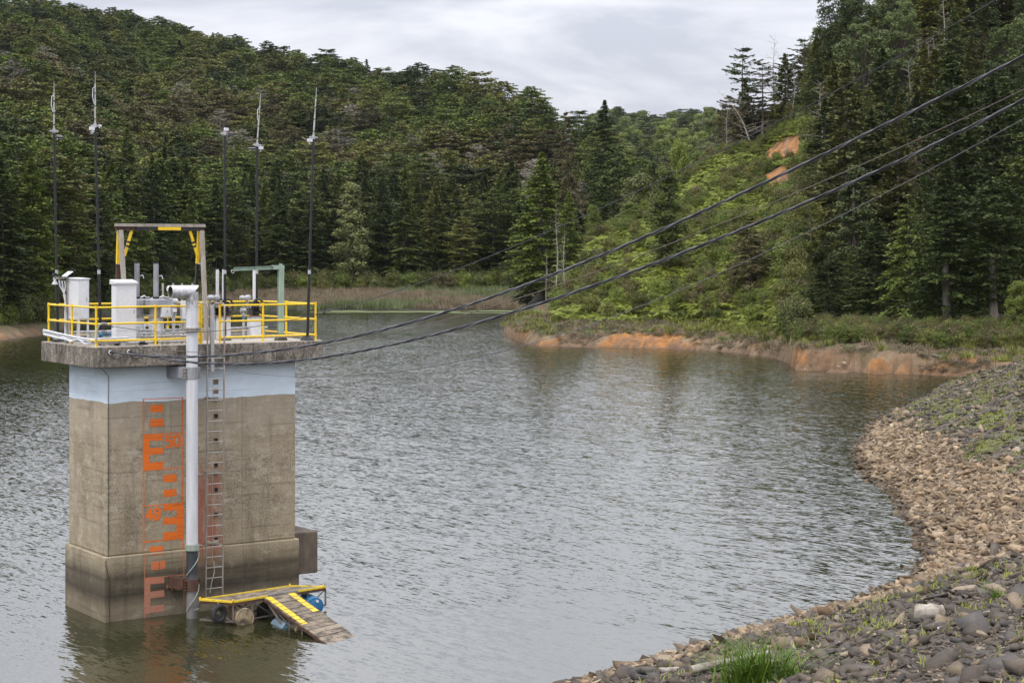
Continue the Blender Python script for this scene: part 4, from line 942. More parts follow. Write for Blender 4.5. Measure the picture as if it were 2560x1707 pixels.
gate(342.5, 2.0, 654, 13, 'gate actuator just right of the wide cabinet, with tall round stem tube', 'a')
gate(390, 1.6, 655, 13.5, 'gate actuator with round stem tube nearest the elbow pipe', 'a')
gate(543.5, 2.4, 670, 8.5, 'wheel-operated gate with slim tube left of the mast without antenna', 'b')
gate(558.5, 2.0, 670, 7, 'wheel-operated gate whose slim tube stands against the mast without antenna', 'b')
gate(635.5, 2.4, 672, 8.2, 'wheel-operated gate under the green hoist arm', 'b')

# junction box with warning marks, ribbed motor
jv = 1.25; ju = u_at(405.5, jv); e = thing('junction_box', 'white junction box with two small warning triangles beside the elbow pipe', 'junction box', (ju, jv, ZP))
z0, z1 = z_at(793, ju, jv), z_at(766, ju, jv); u1 = u_at(441, jv); m = MB(); m.box((ju, jv, z0), (u1, jv + .15, z1)); b_ = m.build('box_body', M['cabinet'], e, bevel=.005)
m = MB(); m.box((ju + .18, jv - .008, z0 + .02), (u1 - .02, jv - .001, z1 - .02)); m.build('box_door', M['cabinet'], b_)
for k in range(2):
    zc_ = z1 - .10 - k * .055; uc = u_at(418, jv); m = MB(); m.add([(uc - .022, jv - .010, zc_ - .02), (uc + .022, jv - .010, zc_ - .02), (uc, jv - .010, zc_ + .02)], [(0, 1, 2)]); m.build('warning_mark', M['red_pipe'] if k else M['yellow'], b_)
for a in (ju + .06, u1 - .06): m = MB(); m.bar((a, jv + .08, ZP), (a, jv + .08, z0), .04); m.build('leg', M['galv'], e)
m = MB()
for k in range(6): m.tube([(ju + .06 + k * .055, jv + .05, z0), (ju + .06 + k * .055, jv + .05, z0 - .06), (ju + .08 + k * .055, jv + .08, z0 - .25)], .011, 5)
m.build('cable_gland', M['cable'], e, True)
mv_ = 1.0; mu = u_at(434, mv_); zc_ = z_at(788, mu, mv_); e = thing('motor', 'ribbed dark grey electric motor standing upright beside the junction box', 'motor', (mu, mv_, zc_))
m = MB(); m.lathe((mu, mv_, zc_), (0, 0, 1), [(0, .085)] + [(0.02 + .018 * k, .09 if k % 2 else .078) for k in range(12)] + [(.26, .09), (.30, .05)], 16); m.build('housing', M['grey_paint'], e, True)
m = MB(); m.box((mu - .06, mv_ - .14, zc_ + .10), (mu + .04, mv_ - .08, zc_ + .2)); m.build('terminal_box', M['cabinet'], e)
m = MB(); m.tube([(mu, mv_, ZP), (mu, mv_, zc_)], .05, 8); m.build('stand', M['galv'], e, True)
# white flow meter box right behind the elbow
jv = 1.6; ju = u_at(455, jv); e = thing('meter_box', 'slim white meter box partly hidden behind the elbow pipe', 'meter box', (ju, jv, ZP)); m = MB(); m.box((ju, jv, z_at(798, ju, jv)), (ju + .22, jv + .12, z_at(752, ju, jv))); m.build('box_body', M['cabinet'], e, bevel=.005)
m = MB(); m.bar((ju + .1, jv + .06, ZP), (ju + .1, jv + .06, z_at(798, ju, jv)), .04); m.build('leg', M['galv'], e)
tv = 2.7; tu = u_at(415, tv); e = thing('control_station', 'low grey hose reel and crossbar behind the gate actuators', 'control rack', (tu, tv, ZP))
for px_ in (407, 433, 455, 481):
    u = u_at(px_, tv); m = MB(); m.bar((u, tv, ZP), (u, tv, z_at(708, u, tv)), .045); m.build('upright', M['galv'], e)
m = MB(); a, b = u_at(365, tv), u_at(425, tv); m.bar((a, tv, z_at(727, a, tv)), (b, tv, z_at(729, b, tv)), .03); m.build('crossbar', M['black_paint'], e)
m = MB(); a, b = u_at(415, tv), u_at(445, tv); zc_ = z_at(722, a, tv); m.lathe((a, tv - .1, zc_), (1, 0, 0), [(0, .07), (.03, .10), (b - a, .10)], 14); m.build('cylinder', M['cabinet'], e, True)

# small valve with thin grey wheel
vv = 1.2; vu = u_at(605.5, vv); e = thing('hand_valve', 'small valve post with thin pale wheel between the two big handwheels', 'valve', (vu, vv, ZP)); zc_ = z_at(777, vu, vv)
m = MB(); m.tube([(vu + .04, vv, ZP), (vu + .04, vv, zc_)], .035, 8); m.tube([(vu + .09, vv + .05, ZP), (vu + .09, vv + .05, zc_ - .1)], .025, 8); m.build('valve_post', M['galv'], e, True)
m = MB(); m.tube([(vu + .04, vv - .004, zc_ - .25), (vu + .04, vv - .004, zc_ - .16)], .038, 8); m.build('blue_band', M['blue_pipe'], e, True)
m = MB(); m.tube([(vu + .05, vv - .004, zc_ - .33), (vu + .05, vv - .004, zc_ - .26)], .038, 8); m.build('red_band', M['red_pipe'], e, True)
m = MB(); m.ring((vu, vv - .08, zc_), (.1, -1, .1), .115, .008, 24, 6); m.tube([(vu - .11, vv - .08, zc_), (vu + .11, vv - .08, zc_)], .007, 5); m.lathe((vu, vv - .05, zc_ + .03), (1, 0, 0), [(-.06, .04), (.08, .05)], 10); m.build('valve_wheel', M['silver'], e, True)

# green davit
DV = .32; du = u_at(702, DV); davit = thing('davit_hoist', 'pale green steel davit with long arm over the right half of the platform', 'hoist', (du, DV, ZP)); zt_ = z_at(664, du, DV)
m = MB(); h_ = .075
m.box((du - h_, DV - h_, ZP + .2), (du + h_, DV - h_ + .012, zt_ - .12)); m.box((du - h_, DV + h_ - .012, ZP + .2), (du + h_, DV + h_, zt_ - .12)); m.box((du - .008, DV - h_ + .012, ZP + .2), (du + .008, DV + h_ - .012, zt_ - .12)); m.box((du - h_, DV - h_ + .013, ZP + .2), (du - h_ + .012, DV + .0, zt_ - .12)); m.build('post', M['green_paint'], davit)
m = MB(); a = u_at(585.6, DV + .0); z2 = z_at(673, a, DV) + .0
for (b, c_) in ((-.05, -.04), (.04, .05)): m.hexa([(a, DV - .05, z2 + b), (du + .09, DV - .05, zt_ - .05 + b), (du + .09, DV + .05, zt_ - .05 + b), (a, DV + .05, z2 + b), (a, DV - .05, z2 + c_), (du + .09, DV - .05, zt_ - .05 + c_), (du + .09, DV + .05, zt_ - .05 + c_), (a, DV + .05, z2 + c_)])
m.hexa([(a, DV - .008, z2 - .04), (du + .09, DV - .008, zt_ - .09), (du + .09, DV + .008, zt_ - .09), (a, DV + .008, z2 - .04), (a, DV - .008, z2 + .04), (du + .09, DV - .008, zt_ - .01), (du + .09, DV + .008, zt_ - .01), (a, DV + .008, z2 + .04)]); arm = m.build('arm', M['green_paint'], davit)
m = MB(); m.box((du - .28, DV - .055, zt_ - .115), (du + .095, DV + .055, zt_ + .012)); m.build('arm_sleeve', M['green_paint'], arm)
m = MB(); m.tube([(du, DV, zt_ - .14), (du, DV, zt_ + .06)], .05, 10); m.build('pivot', M['green_paint'], davit)
m = MB(); m.ring((a - .05, DV, z2 - .07), (0, 1, 0), .045, .012, 16, 6); m.tube([(a - .02, DV, z2 - .02), (a - .05, DV, z2 - .03)], .01, 5); m.build('hook', M['galv'], arm, True)
m = MB(); m.hexa([(du - .16, DV - .14, ZP), (du + .16, DV - .14, ZP), (du + .16, DV + .14, ZP), (du - .16, DV + .14, ZP), (du - .11, DV - .1, ZP + .2), (du + .11, DV - .1, ZP + .2), (du + .11, DV + .1, ZP + .2), (du - .11, DV + .1, ZP + .2)]); m.build('footing', worn('dark_footing', (.10, .085, .07), (.04, .035, .03), .9), davit)

# pipework low on the platform
pw = thing('floor_pipework', 'rows of thin grey, blue and red pipes lying on the platform', 'pipework', (2.0, 1.0, ZP))
rr = random.Random(4)
specs = [(v_, z_, r_, a, b, mm) for (v_, z_, r_, a, b, mm) in (
    (.10, .08, .03, -.1, 2.6, 'galv'), (.30, .22, .022, 1.2, 2.6, 'grey_steel'), (.45, .10, .035, .0, 2.5, 'cabinet'), (.7, .30, .04, .1, 1.0, 'blue_pipe'), (.7, .30, .036, 1.0, 3.0, 'galv'),
    (.9, .16, .03, -.2, 3.3, 'galv'), (1.1, .36, .045, -.1, 1.9, 'galv'), (1.3, .20, .04, .0, 3.6, 'silver'), (1.75, .34, .035, 1.5, 2.0, 'blue_pipe'), (1.75, .34, .03, 2.0, 3.4, 'galv'),
    (1.8, .22, .045, 1.5, 1.9, 'red_pipe'), (1.8, .22, .035, 1.9, 3.2, 'galv'), (2.1, .12, .05, 1.2, 3.6, 'galv'), (2.5, .30, .04, -.2, 6.3, 'galv'), (2.7, .18, .04, .0, 6.3, 'grey_steel'), (2.9, .10, .05, 4.0, 6.4, 'galv'),
    (.08, .12, .024, 3.6, 6.3, 'galv'), (.02, .17, .018, 3.6, 6.3, 'galv'), (3.1, .24, .03, .2, 6.4, 'galv'))]
for (v_, z_, r_, a, b, mm) in specs:
    m = MB(); m.tube([(a, v_, ZP + z_), ((a + b) / 2, v_ + .02, ZP + z_ - .005), (b, v_ + rr.uniform(-.03, .03), ZP + z_)], r_, 8)
    for q in (a + .1, b - .1): m.tube([(q, v_, ZP), (q, v_, ZP + z_)], r_ * .7, 6)
    m.build('pipe_run', M[mm], pw, True)
for k in range(26):
    a, b = rr.uniform(1.6, 3.5), rr.uniform(.5, 2.4); h_ = rr.uniform(.2, .62); m = MB(); m.tube([(a, b, ZP), (a, b, ZP + h_)], rr.uniform(.015, .03), 6)
    if k % 2: m.tube([(a, b, ZP + h_), (a + rr.uniform(-.5, .5), b, ZP + h_)], .018, 6)
    if k % 3 == 0: m.cbox((a, b, ZP + h_ * .6), (.09, .07, .09))
    m.build('riser', M[rr.choice(['galv', 'silver', 'grey_steel', 'cabinet'])], pw, True)
for k in range(22):
    a, b = rr.uniform(-.1, 2.6), rr.uniform(-.15, .6); m = MB(); m.cbox((a, b, ZP + .05), (rr.uniform(.05, .16), .06, .10)); m.build('pipe_support', M[rr.choice(['galv', 'black_paint', 'grey_steel'])], pw)
# big white conduits tied to the left railing and the grey flexible hose
e = thing('conduit_run', 'white conduits tied along the foot of the left railing', 'conduit', (U0, 0, ZP))
for k, (dz, r_) in enumerate(((.16, .035), (.22, .028), (.10, .03))):
    m = MB(); m.tube([(U0 - .07 - .03 * k, V1 + .25 - k * .1, ZP + dz + .12), (U0 - .07 - .03 * k, 2.4, ZP + dz + .06), (U0 - .06, 1.2, ZP + dz), (U0 - .06 + .02 * k, .2, ZP + dz - .02), (U0 + .25, V0 + .1 + .05 * k, ZP + dz), (U0 + 1.0, V0 + .12 + .05 * k, ZP + dz + .01)], r_, 8); m.build('conduit', M['cabinet' if k else 'galv'], e, True)
m = MB(); pts = []
for k in range(20): q = k / 19; pts.append((U0 - .11, V1 - q * 3.6, ZP + .17 + .045 * math.sin(q * 19) - .06 * q))
m.tube(pts, .018, 6); m.build('loose_cable', M['cabinet'], e, True)
e = thing('flexible_hose', 'grey ribbed hose arching over the corner of the railing with black cable coils', 'hose', (U0 + .1, V0 - .05, ZP))
hp = [(238, 855), (243, 838), (243, 824), (248, 812), (257, 808), (266, 809), (272, 813)]
m = MB(); m.tube([(u_at(x, V0 - .06), V0 - .06, z_at(y, u_at(x, V0 - .06), V0 - .06)) for x, y in hp], .026, 8); m.build('hose_body', M['grey_paint'], e, True)
for k in range(4):
    x0 = 265 + k * 3.2; m = MB(); pts = [(x0 - 22 * math.cos(t_) * .45, 826 - 14 * math.sin(t_) * (1 - .06 * k)) for t_ in np.linspace(2.6, -1.7, 12)]
    m.tube([(u_at(x, V0 + .1 + .04 * k), V0 + .1 + .04 * k, z_at(y, u_at(x, V0), V0)) for x, y in pts], .009, 5); m.build('cable_coil', M['cable'], e, True)

# insulated hooks that hold the cables on the slab edge
for px_, py_, lb in ((276.5, 880.5, 'black and white cable anchor on the slab edge, left one'), (323, 879, 'twin black cable anchor on the slab edge under the wide cabinet')):
    u = u_at(px_, -.47); z_ = z_at(py_, u, -.47); e = thing('cable_anchor', lb, 'cable anchor', (u, -.461, z_), 'cable anchors on the slab edge')
    m = MB(); m.lathe((u, -.462, z_), (0, -1, 0), [(0, .03), (.05, .03), (.06, .055), (.09, .055), (.10, .03), (.13, .05), (.15, .03)], 12); m.build('insulator', M['black_paint'], e, True)
    m = MB(); m.ring((u - .03, -.55, z_), (0, -1, .2), .05, .014, 14, 6); m.build('shackle', M['cabinet'], e, True)
    m = MB(); m.tube([(u, -.5, z_), (u + .02, -.50, z_ - .12), (u + .2, -.49, z_ - .2), (u + .38, -.49, z_ - .12), (u + .43, -.49, z_ + .02)], .012, 6); m.build('jumper_cable', M['cable'], e, True)
# ---------------------------------------------------------------- floating raft with ramp
zd = .62
RA, RB = at(500, 1501.6, z=zd), at(724.7, 1468, z=zd)      # wall side
RC, RD = at(813.5, 1469.5, z=zd), at(583, 1507.5, z=zd)    # lake side
raft = thing('raft', 'low floating raft of grey planks edged in yellow at the foot of the tower', 'raft', tuple(RD), world=True)
def quad(s_, t_): return RA.lerp(RB, s_).lerp(RD.lerp(RC, s_), t_)
for k in range(7):
    a, b = k / 7 + .006, (k + 1) / 7 - .006; m = MB(); up = Vector((0, 0, .035))
    ps = [quad(0.005, a), quad(.995, a), quad(.995, b), quad(.005, b)]; m.hexa(ps + [p + up for p in ps]); m.build('plank', M['plank'], raft)
up = Vector((0, 0, 1))
def edge(a, b, mat='yellow_faded', w=.06, dz=.04, h=.05, name='edge_rail', par=None):
    m = MB(); m.bar(a + up * dz, b + up * dz, w, h); return m.build(name, M[mat], par or raft)
edge(RA, RB); edge(RA, RD, w=.11); edge(RD, quad(.36, 1.0)); edge(quad(.70, 1), RC); edge(RB, RC)
edge(quad(.04, .93), quad(.93, .90), 'galv', .035, .065, .035, 'conduit')
for p in (RA, RD, RB, quad(.985, .98)):
    m = MB(); m.tube([p + up * .05, p + up * .11], .03, 8); m.build('corner_bolt', M['yellow_faded'], raft)
# steel frame below
def fr(pts, w=.040, mat='dark_steel', name='frame_bar'):
    for a, b in zip(pts[:-1], pts[1:]): m = MB(); m.bar(a, b, w); m.build(name, M[mat], raft)
lo = Vector((0, 0, -.52)); tp = Vector((0, 0, -.03))
fr([RA + tp, RB + tp, RC + tp, RD + tp, RA + tp], .06, 'brown_steel')
D = [quad(s_, 1) for s_ in (0, .20, .42, .62, .80, 1.0)]; E_ = [quad(s_, 0) for s_ in (0, .25, .5, .75, 1.0)]
for p in (D[1], D[2], D[3]): fr([p + tp, p + lo], .05)
fr([D[0] + tp, D[0] + lo * .9]); fr([D[1] + lo, D[3] + lo], .04); fr([E_[0] + lo, E_[3] + lo], .04); fr([E_[1] + tp, E_[1] + lo], .045); fr([E_[2] + tp, E_[2] + lo], .045)
fr([E_[0] + lo, D[0] + lo, D[1] + lo], .04)
fr([D[1] + tp, D[2] + lo], .03); fr([D[2] + lo, D[3] + tp], .03); fr([D[0] + tp, D[1] + lo], .03); fr([RA + tp, D[0] + lo], .03); fr([D[1] + tp, D[0] + lo * .7], .03); fr([D[4] + tp, D[4] + lo], .03)
q = RC + Vector((.0, 0, 0)); fr([q + tp, q + lo * .95, q + lo * .95 + (RD - RC).normalized() * .12], .05); fr([q + tp, q + (RD - RC).normalized() * .55 + lo * .75], .02, 'black_paint')
# ramp
TL, TR = at(660, 1494, z=zd + .03), at(738, 1481, z=zd + .03); BL, BR = at(819.7, 1611, z=-.012), at(889, 1590.5, z=-.012)
ramp = thing('ramp', 'sloping plank ramp with two yellow stripes running from the raft into the water', 'ramp', tuple(BL), world=True)
def rq(s_, t_): return TL.lerp(TR, s_).lerp(BL.lerp(BR, s_), t_)
nrm = (TR - TL).cross(BL - TL).normalized(); nrm = nrm if nrm.z > 0 else -nrm
n_ = 14; rr = random.Random(5)
for k in range(n_):
    a, b = k / n_ + .003, (k + 1) / n_ - .003; lift = nrm * (.0 + rr.uniform(0, .012)); e0, e1 = rr.uniform(-.012, .006), rr.uniform(-.006, .014)
    ps = [rq(e0, a), rq(1 + e1, a), rq(1 + e1, b), rq(e0, b)]; ps = [p + lift for p in ps]; m = MB(); m.hexa([p - nrm * .035 for p in ps] + ps); m.build('plank', M['plank'], ramp)
for s0, s1, t0, t1 in ((.03, .22, .0, .60), (.76, .955, .0, .43)):
    m = MB(); k0 = 0
    while True:
        a = max(t0, k0 / n_ + .004); b = min(t1, (k0 + 1) / n_ - .004); k0 += 1
        if a >= t1: break
        if b > a: ps = [rq(s0, a), rq(s1, a), rq(s1, b), rq(s0, b)]; m.hexa([p + nrm * .013 for p in ps] + [p + nrm * .017 for p in ps])
    m.build('stripe', M['yellow_faded'], ramp)
for s_ in (0.015, .985): m = MB(); m.bar(rq(s_, 0) - nrm * .07, rq(s_, 1) - nrm * .07, .04, .06); m.build('side_bar', M['brown_steel'], ramp)
for t_ in (.33,): m = MB(); a = rq(.02, .05) - nrm * .05; b = rq(.04, .34) + Vector((0, 0, -.50)); m.bar(a, b, .05); m.build('strut', M['dark_steel'], ramp)
for t_ in (.40, .60): m = MB(); a = rq(.03, t_) - nrm * .06; b = Vector((a.x, a.y, -.1)); m.bar(a, b, .04); m.build('strut', M['dark_steel'], ramp)
m = MB(); m.bar(rq(.04, .18) + Vector((0, 0, -.14)), rq(.04, .40) + Vector((0, 0, -.28)), .025); m.build('strut', M['dark_steel'], ramp)
# drums: floats under the deck
def drum(c, ax, R, Lh, mat, label, capmat=None):
    c = Vector(c); ax = Vector(ax).normalized(); e = thing('drum', label, 'drum', tuple(c), 'plastic drums floating under the raft', world=True)
    pr = [(-.0, R * .90), (-.012, R * .97), (-.03, R), (-.10, R), (-.105, R * .97), (-Lh * .36, R * .97), (-Lh * .37, R), (-Lh * .40, R), (-Lh * .41, R * .97), (-Lh * .66, R * .97), (-Lh * .67, R), (-Lh * .70, R), (-Lh * .71, R * .97), (-Lh + .03, R), (-Lh, R * .9)]
    m = MB(); m.tube([c + ax * t_ for t_, _ in pr], [r for _, r in pr], 28); b_ = m.build('shell', mat, e, True)
    x = ax.cross(Vector((0, 0, 1))).normalized(); y = x.cross(ax)
    m = MB(); m.ring(c, ax, R * .93, .012, 28, 6); m.build('rim', mat, b_, True)
    for a, cm in ((2.0, capmat or M['cabinet']), (-1.2, M['rust_rim'])):
        p = c + x * math.cos(a) * R * .62 + y * math.sin(a) * R * .62; m = MB(); m.tube([p - ax * .005, p + ax * .03], .042, 12); m.build('bung', cm, e, True)
    return e
p = at(612.5, 1546.5, Y=50.75); drum((p.x, p.y, .17), (.52, -.85, 0), .285, .85, M['mud_drum'], 'mud-stained brown drum under the left end of the raft', M['mud_drum'])
p = at(789, 1509, Y=52.3); drum((p.x - .02, p.y, .20), (.45, -.89, 0), .27, .8, M['blue_drum'], 'bright blue drum under the far right end of the raft')
p = at(720.6, 1566, Y=50.2); drum((p.x, p.y + .15, -.08), (.52, -.85, 0), .225, .8, M['faded_drum'], 'faded blue drum half sunk under the ramp')
p = at(756, 1578, Y=50.0); drum((p.x, p.y, -.08), (.4, -.9, 0), .21, .7, M['mud_drum'], 'small brown drum mostly hidden under the ramp', M['mud_drum'])
p = at(690, 1540, Y=51.6); drum((p.x, p.y, .10), (.52, -.85, 0), .27, .8, worn('black_plastic', (.03, .03, .03), (.06, .05, .04), .6), 'black drum in the shade below the middle of the raft')
p = at(547, 1533, Y=50.55); e = thing('tyre', 'old black tyre hung as a fender on the raft corner', 'tyre', tuple(p), world=True)
m = MB(); ax = Vector((.80, -.60, .04)).normalized(); m.ring(p, ax, .20, .075, 30, 10); m.build('tread', M['rubber'], e, True)
m = MB(); m.ring(p, ax, .125, .03, 24, 6); m.build('bead', M['rubber'], e, True)
m = MB(); m.tube([(p.x, p.y, p.z + .2), (p.x - .03, p.y + .03, zd + .02)], .012, 6); m.build('tie_rope', M['rope'], e, True)
# mooring rope from the pipe to the raft
m = MB(); a = tw(PU + .1, PV - .17, .18); m.tube([a + Vector((-.28, .0, -.05)), a + Vector((.05, -.05, .12)), RA.lerp(a, .45) + Vector((0, 0, .0)), RA + Vector((0, 0, .06))], .016, 6)
o = m.build('mooring_rope', M['rope'], None, True); tag(o, 'pale rope tying the raft to the riser pipe', 'rope')

# ---------------------------------------------------------------- overhead cables, from the slab edge to a pole beyond the right edge of the view
def cable(p0, p1, pts, r0, label, mat, twist=0, r1=None):
    """p0 near the tower, p1 near the dam crest (plan positions); pts are rows the cable passes"""
    P = []
    pl = sorted(pts); xs = [a for a, _ in pl]; ys = [b for _, b in pl]
    # smooth row profile: cubic through the observed rows
    x0, x1 = xs[0], xs[-1]; deg = min(len(xs) - 1, 5); s_ = [(x - x0) / (x1 - x0) for x in xs]; co = np.polyfit(s_, ys, deg)
    n_ = 120 if twist else 70
    for i in range(n_ + 1):
        x = x0 + (x1 - x0) * i / n_; y = float(np.polyval(co, (x - x0) / (x1 - x0))); k = (x - CX) / F
        dx, dy = p1[0] - p0[0], p1[1] - p0[1]; t_ = (k * p0[1] - p0[0]) / (dx - k * dy); X, Y = p0[0] + dx * t_, p0[1] + dy * t_
        P.append(Vector((X, Y, HC - (y - YH) / F * Y)))
    if not twist:
        m = MB(); m.tube(P, r0, 6); o = m.build('overhead_cable', M[mat], None, True); return tag(o, label, 'cable', 'cables from the tower up to the right')
    e = thing('overhead_cable', label, 'cable', tuple(P[0]), 'cables from the tower up to the right', world=True)
    # resample finely so that the strands wind evenly
    Q = [P[0]]; stp = .10; acc = 0
    for a, b in zip(P[:-1], P[1:]):
        l = (b - a).length; k = max(1, int(l / stp))
        for j in range(1, k + 1): Q.append(a.lerp(b, j / k))
    for st in range(3):
        ph = st * 2.0944; pp = []; dist = 0
        for i, q_ in enumerate(Q):
            d = (Q[min(i + 1, len(Q) - 1)] - Q[max(i - 1, 0)]).normalized(); x = d.cross(Vector((0, 0, 1))).normalized(); y = x.cross(d)
            if i: dist += (q_ - Q[i - 1]).length
            a = ph + dist / twist * 2 * math.pi; pp.append(q_ + (x * math.cos(a) + y * math.sin(a)) * r0)
        m = MB(); m.tube(pp, r0 * .86, 5); o = m.build('strand', M['cable'] if st < 2 else M['cable_hi'], e, True)
    return e
TA = tw(u_at(276.5, -.52), -.52)[:2]; TB = tw(u_at(323, -.52), -.52)[:2]; EN = (11.4, 30.0)
cable(TA, EN, [(277, 880), (380, 890), (440, 893), (495, 892.5), (560, 889), (695, 874), (840, 850), (1088, 789), (1306, 713), (1633, 588), (1959, 435), (2286, 272), (2560, 145), (2900, -30)], .019, 'upper of the two thick twisted black cables', 'cable', 1.5)
cable(TB, (11.6, 29.2), [(323, 880), (390, 895), (440, 901), (560, 908.5), (695, 904.6), (840, 889), (1200, 809), (1431, 728), (1876, 566), (2286, 387), (2559, 249), (2900, 60)], .019, 'lower of the two thick twisted black cables', 'cable', 1.5)
cable(tw(u_at(240, -.3), -.3)[:2], (12.0, 31), [(272, 815), (330, 822), (480, 829), (600, 822), (720, 801), (829, 775.6), (1088, 697), (1415, 560), (1709, 414), (1959, 305), (2286, 120), (2484, 0), (2800, -200)], .009, 'thin black cable highest of all, crossing above the others', 'cable')
cable(tw(u_at(340, -.5), -.5)[:2], (11.8, 30), [(332, 862), (480, 878), (620, 880), (840, 863), (1200, 775), (1454, 694), (1876, 523), (2298, 358), (2559, 217), (2900, 40)], .010, 'thin brown cable between the two thick twisted ones', 'cable_brown')
cable(tw(u_at(330, -.55), -.55)[:2], (11.2, 29), [(300, 850), (350, 868), (461, 901), (597, 929), (820, 943), (960, 936), (1200, 887), (1489, 809), (1876, 648), (2298, 439), (2559, 298), (2900, 110)], .0075, 'thin pale wire lowest of all the cables', 'cable_hi')

# ---------------------------------------------------------------- odd things on the dam
def on_dam(px, py):
    for Y in np.arange(12, 160, .1):
        X = (px - CX) / F * Y
        if HC - (py - YH) / F * Y <= float(dam(np.array([X]), np.array([Y]))[0]): return Vector((X, Y, float(dam(np.array([X]), np.array([Y]))[0])))
    return Vector((X, Y, 0))
def log(px, py, L_, R, ang, label, name='log', tilt=0.03, taper=.85, n=16):
    p = on_dam(px, py); d = Vector((math.cos(ang), math.sin(ang), tilt)); c = p + Vector((0, 0, R * .8)); e = thing(name, label, 'log', tuple(p), world=True)
    r_ = random.Random(int(px)); m = MB(); k_ = 10; m.tube([c + d * L_ * (i / k_ - .5) + Vector((r_.uniform(-.01, .01), r_.uniform(-.01, .01), r_.uniform(-.01, .01))) for i in range(k_ + 1)], [R * (1 - (1 - taper) * i / k_) * r_.uniform(.95, 1.05) for i in range(k_ + 1)], n)
    m.build('trunk_section', M['log'], e, True)
    for s_ in (-1, 1): q_ = c + d * L_ * .5 * s_; m = MB(); m.tube([q_ - d * .005, q_ + d * .008 * s_ * 1], R * (.80 if s_ < 0 else .68), n); m.build('cut_end', worn('cut_wood', (.26, .20, .14), (.12, .09, .06), .9), e)
    return e
log(2322, 1548, .50, .165, -.02, 'short thick grey log lying on the stones near the water')
log(1830, 1662, 1.75, .085, .42, 'long bleached driftwood log behind the grass clump', 'driftwood', .10, .6)
log(1672, 1682, .42, .07, .3, 'short pale piece of wood beside the half buried tyre', 'driftwood', .02)
p = on_dam(1612, 1700); e = thing('tyre', 'old tyre lying flat among stones at the bottom edge of the photo', 'tyre', tuple(p), world=True)
m = MB(); m.ring(p + Vector((0, 0, .10)), (.05, -.16, 1), .24, .09, 30, 10); m.build('tread', worn('muddy_rubber', (.035, .033, .03), (.16, .14, .11), .85, scale=4), e, True)
p = on_dam(2364, 1574); m = MB(); r_ = random.Random(3); m.tube([p + Vector((-.13, 0, .02)), p + Vector((-.04, .02, .03)), p + Vector((.08, 0, .03)), p + Vector((.14, 0, .02))], [.015, .035, .03, .012], 8)
o = m.build('white_bottle', M['cabinet'], None, True); tag(o, 'flat white plastic scrap on dark stones right of the short log', 'plastic scrap')
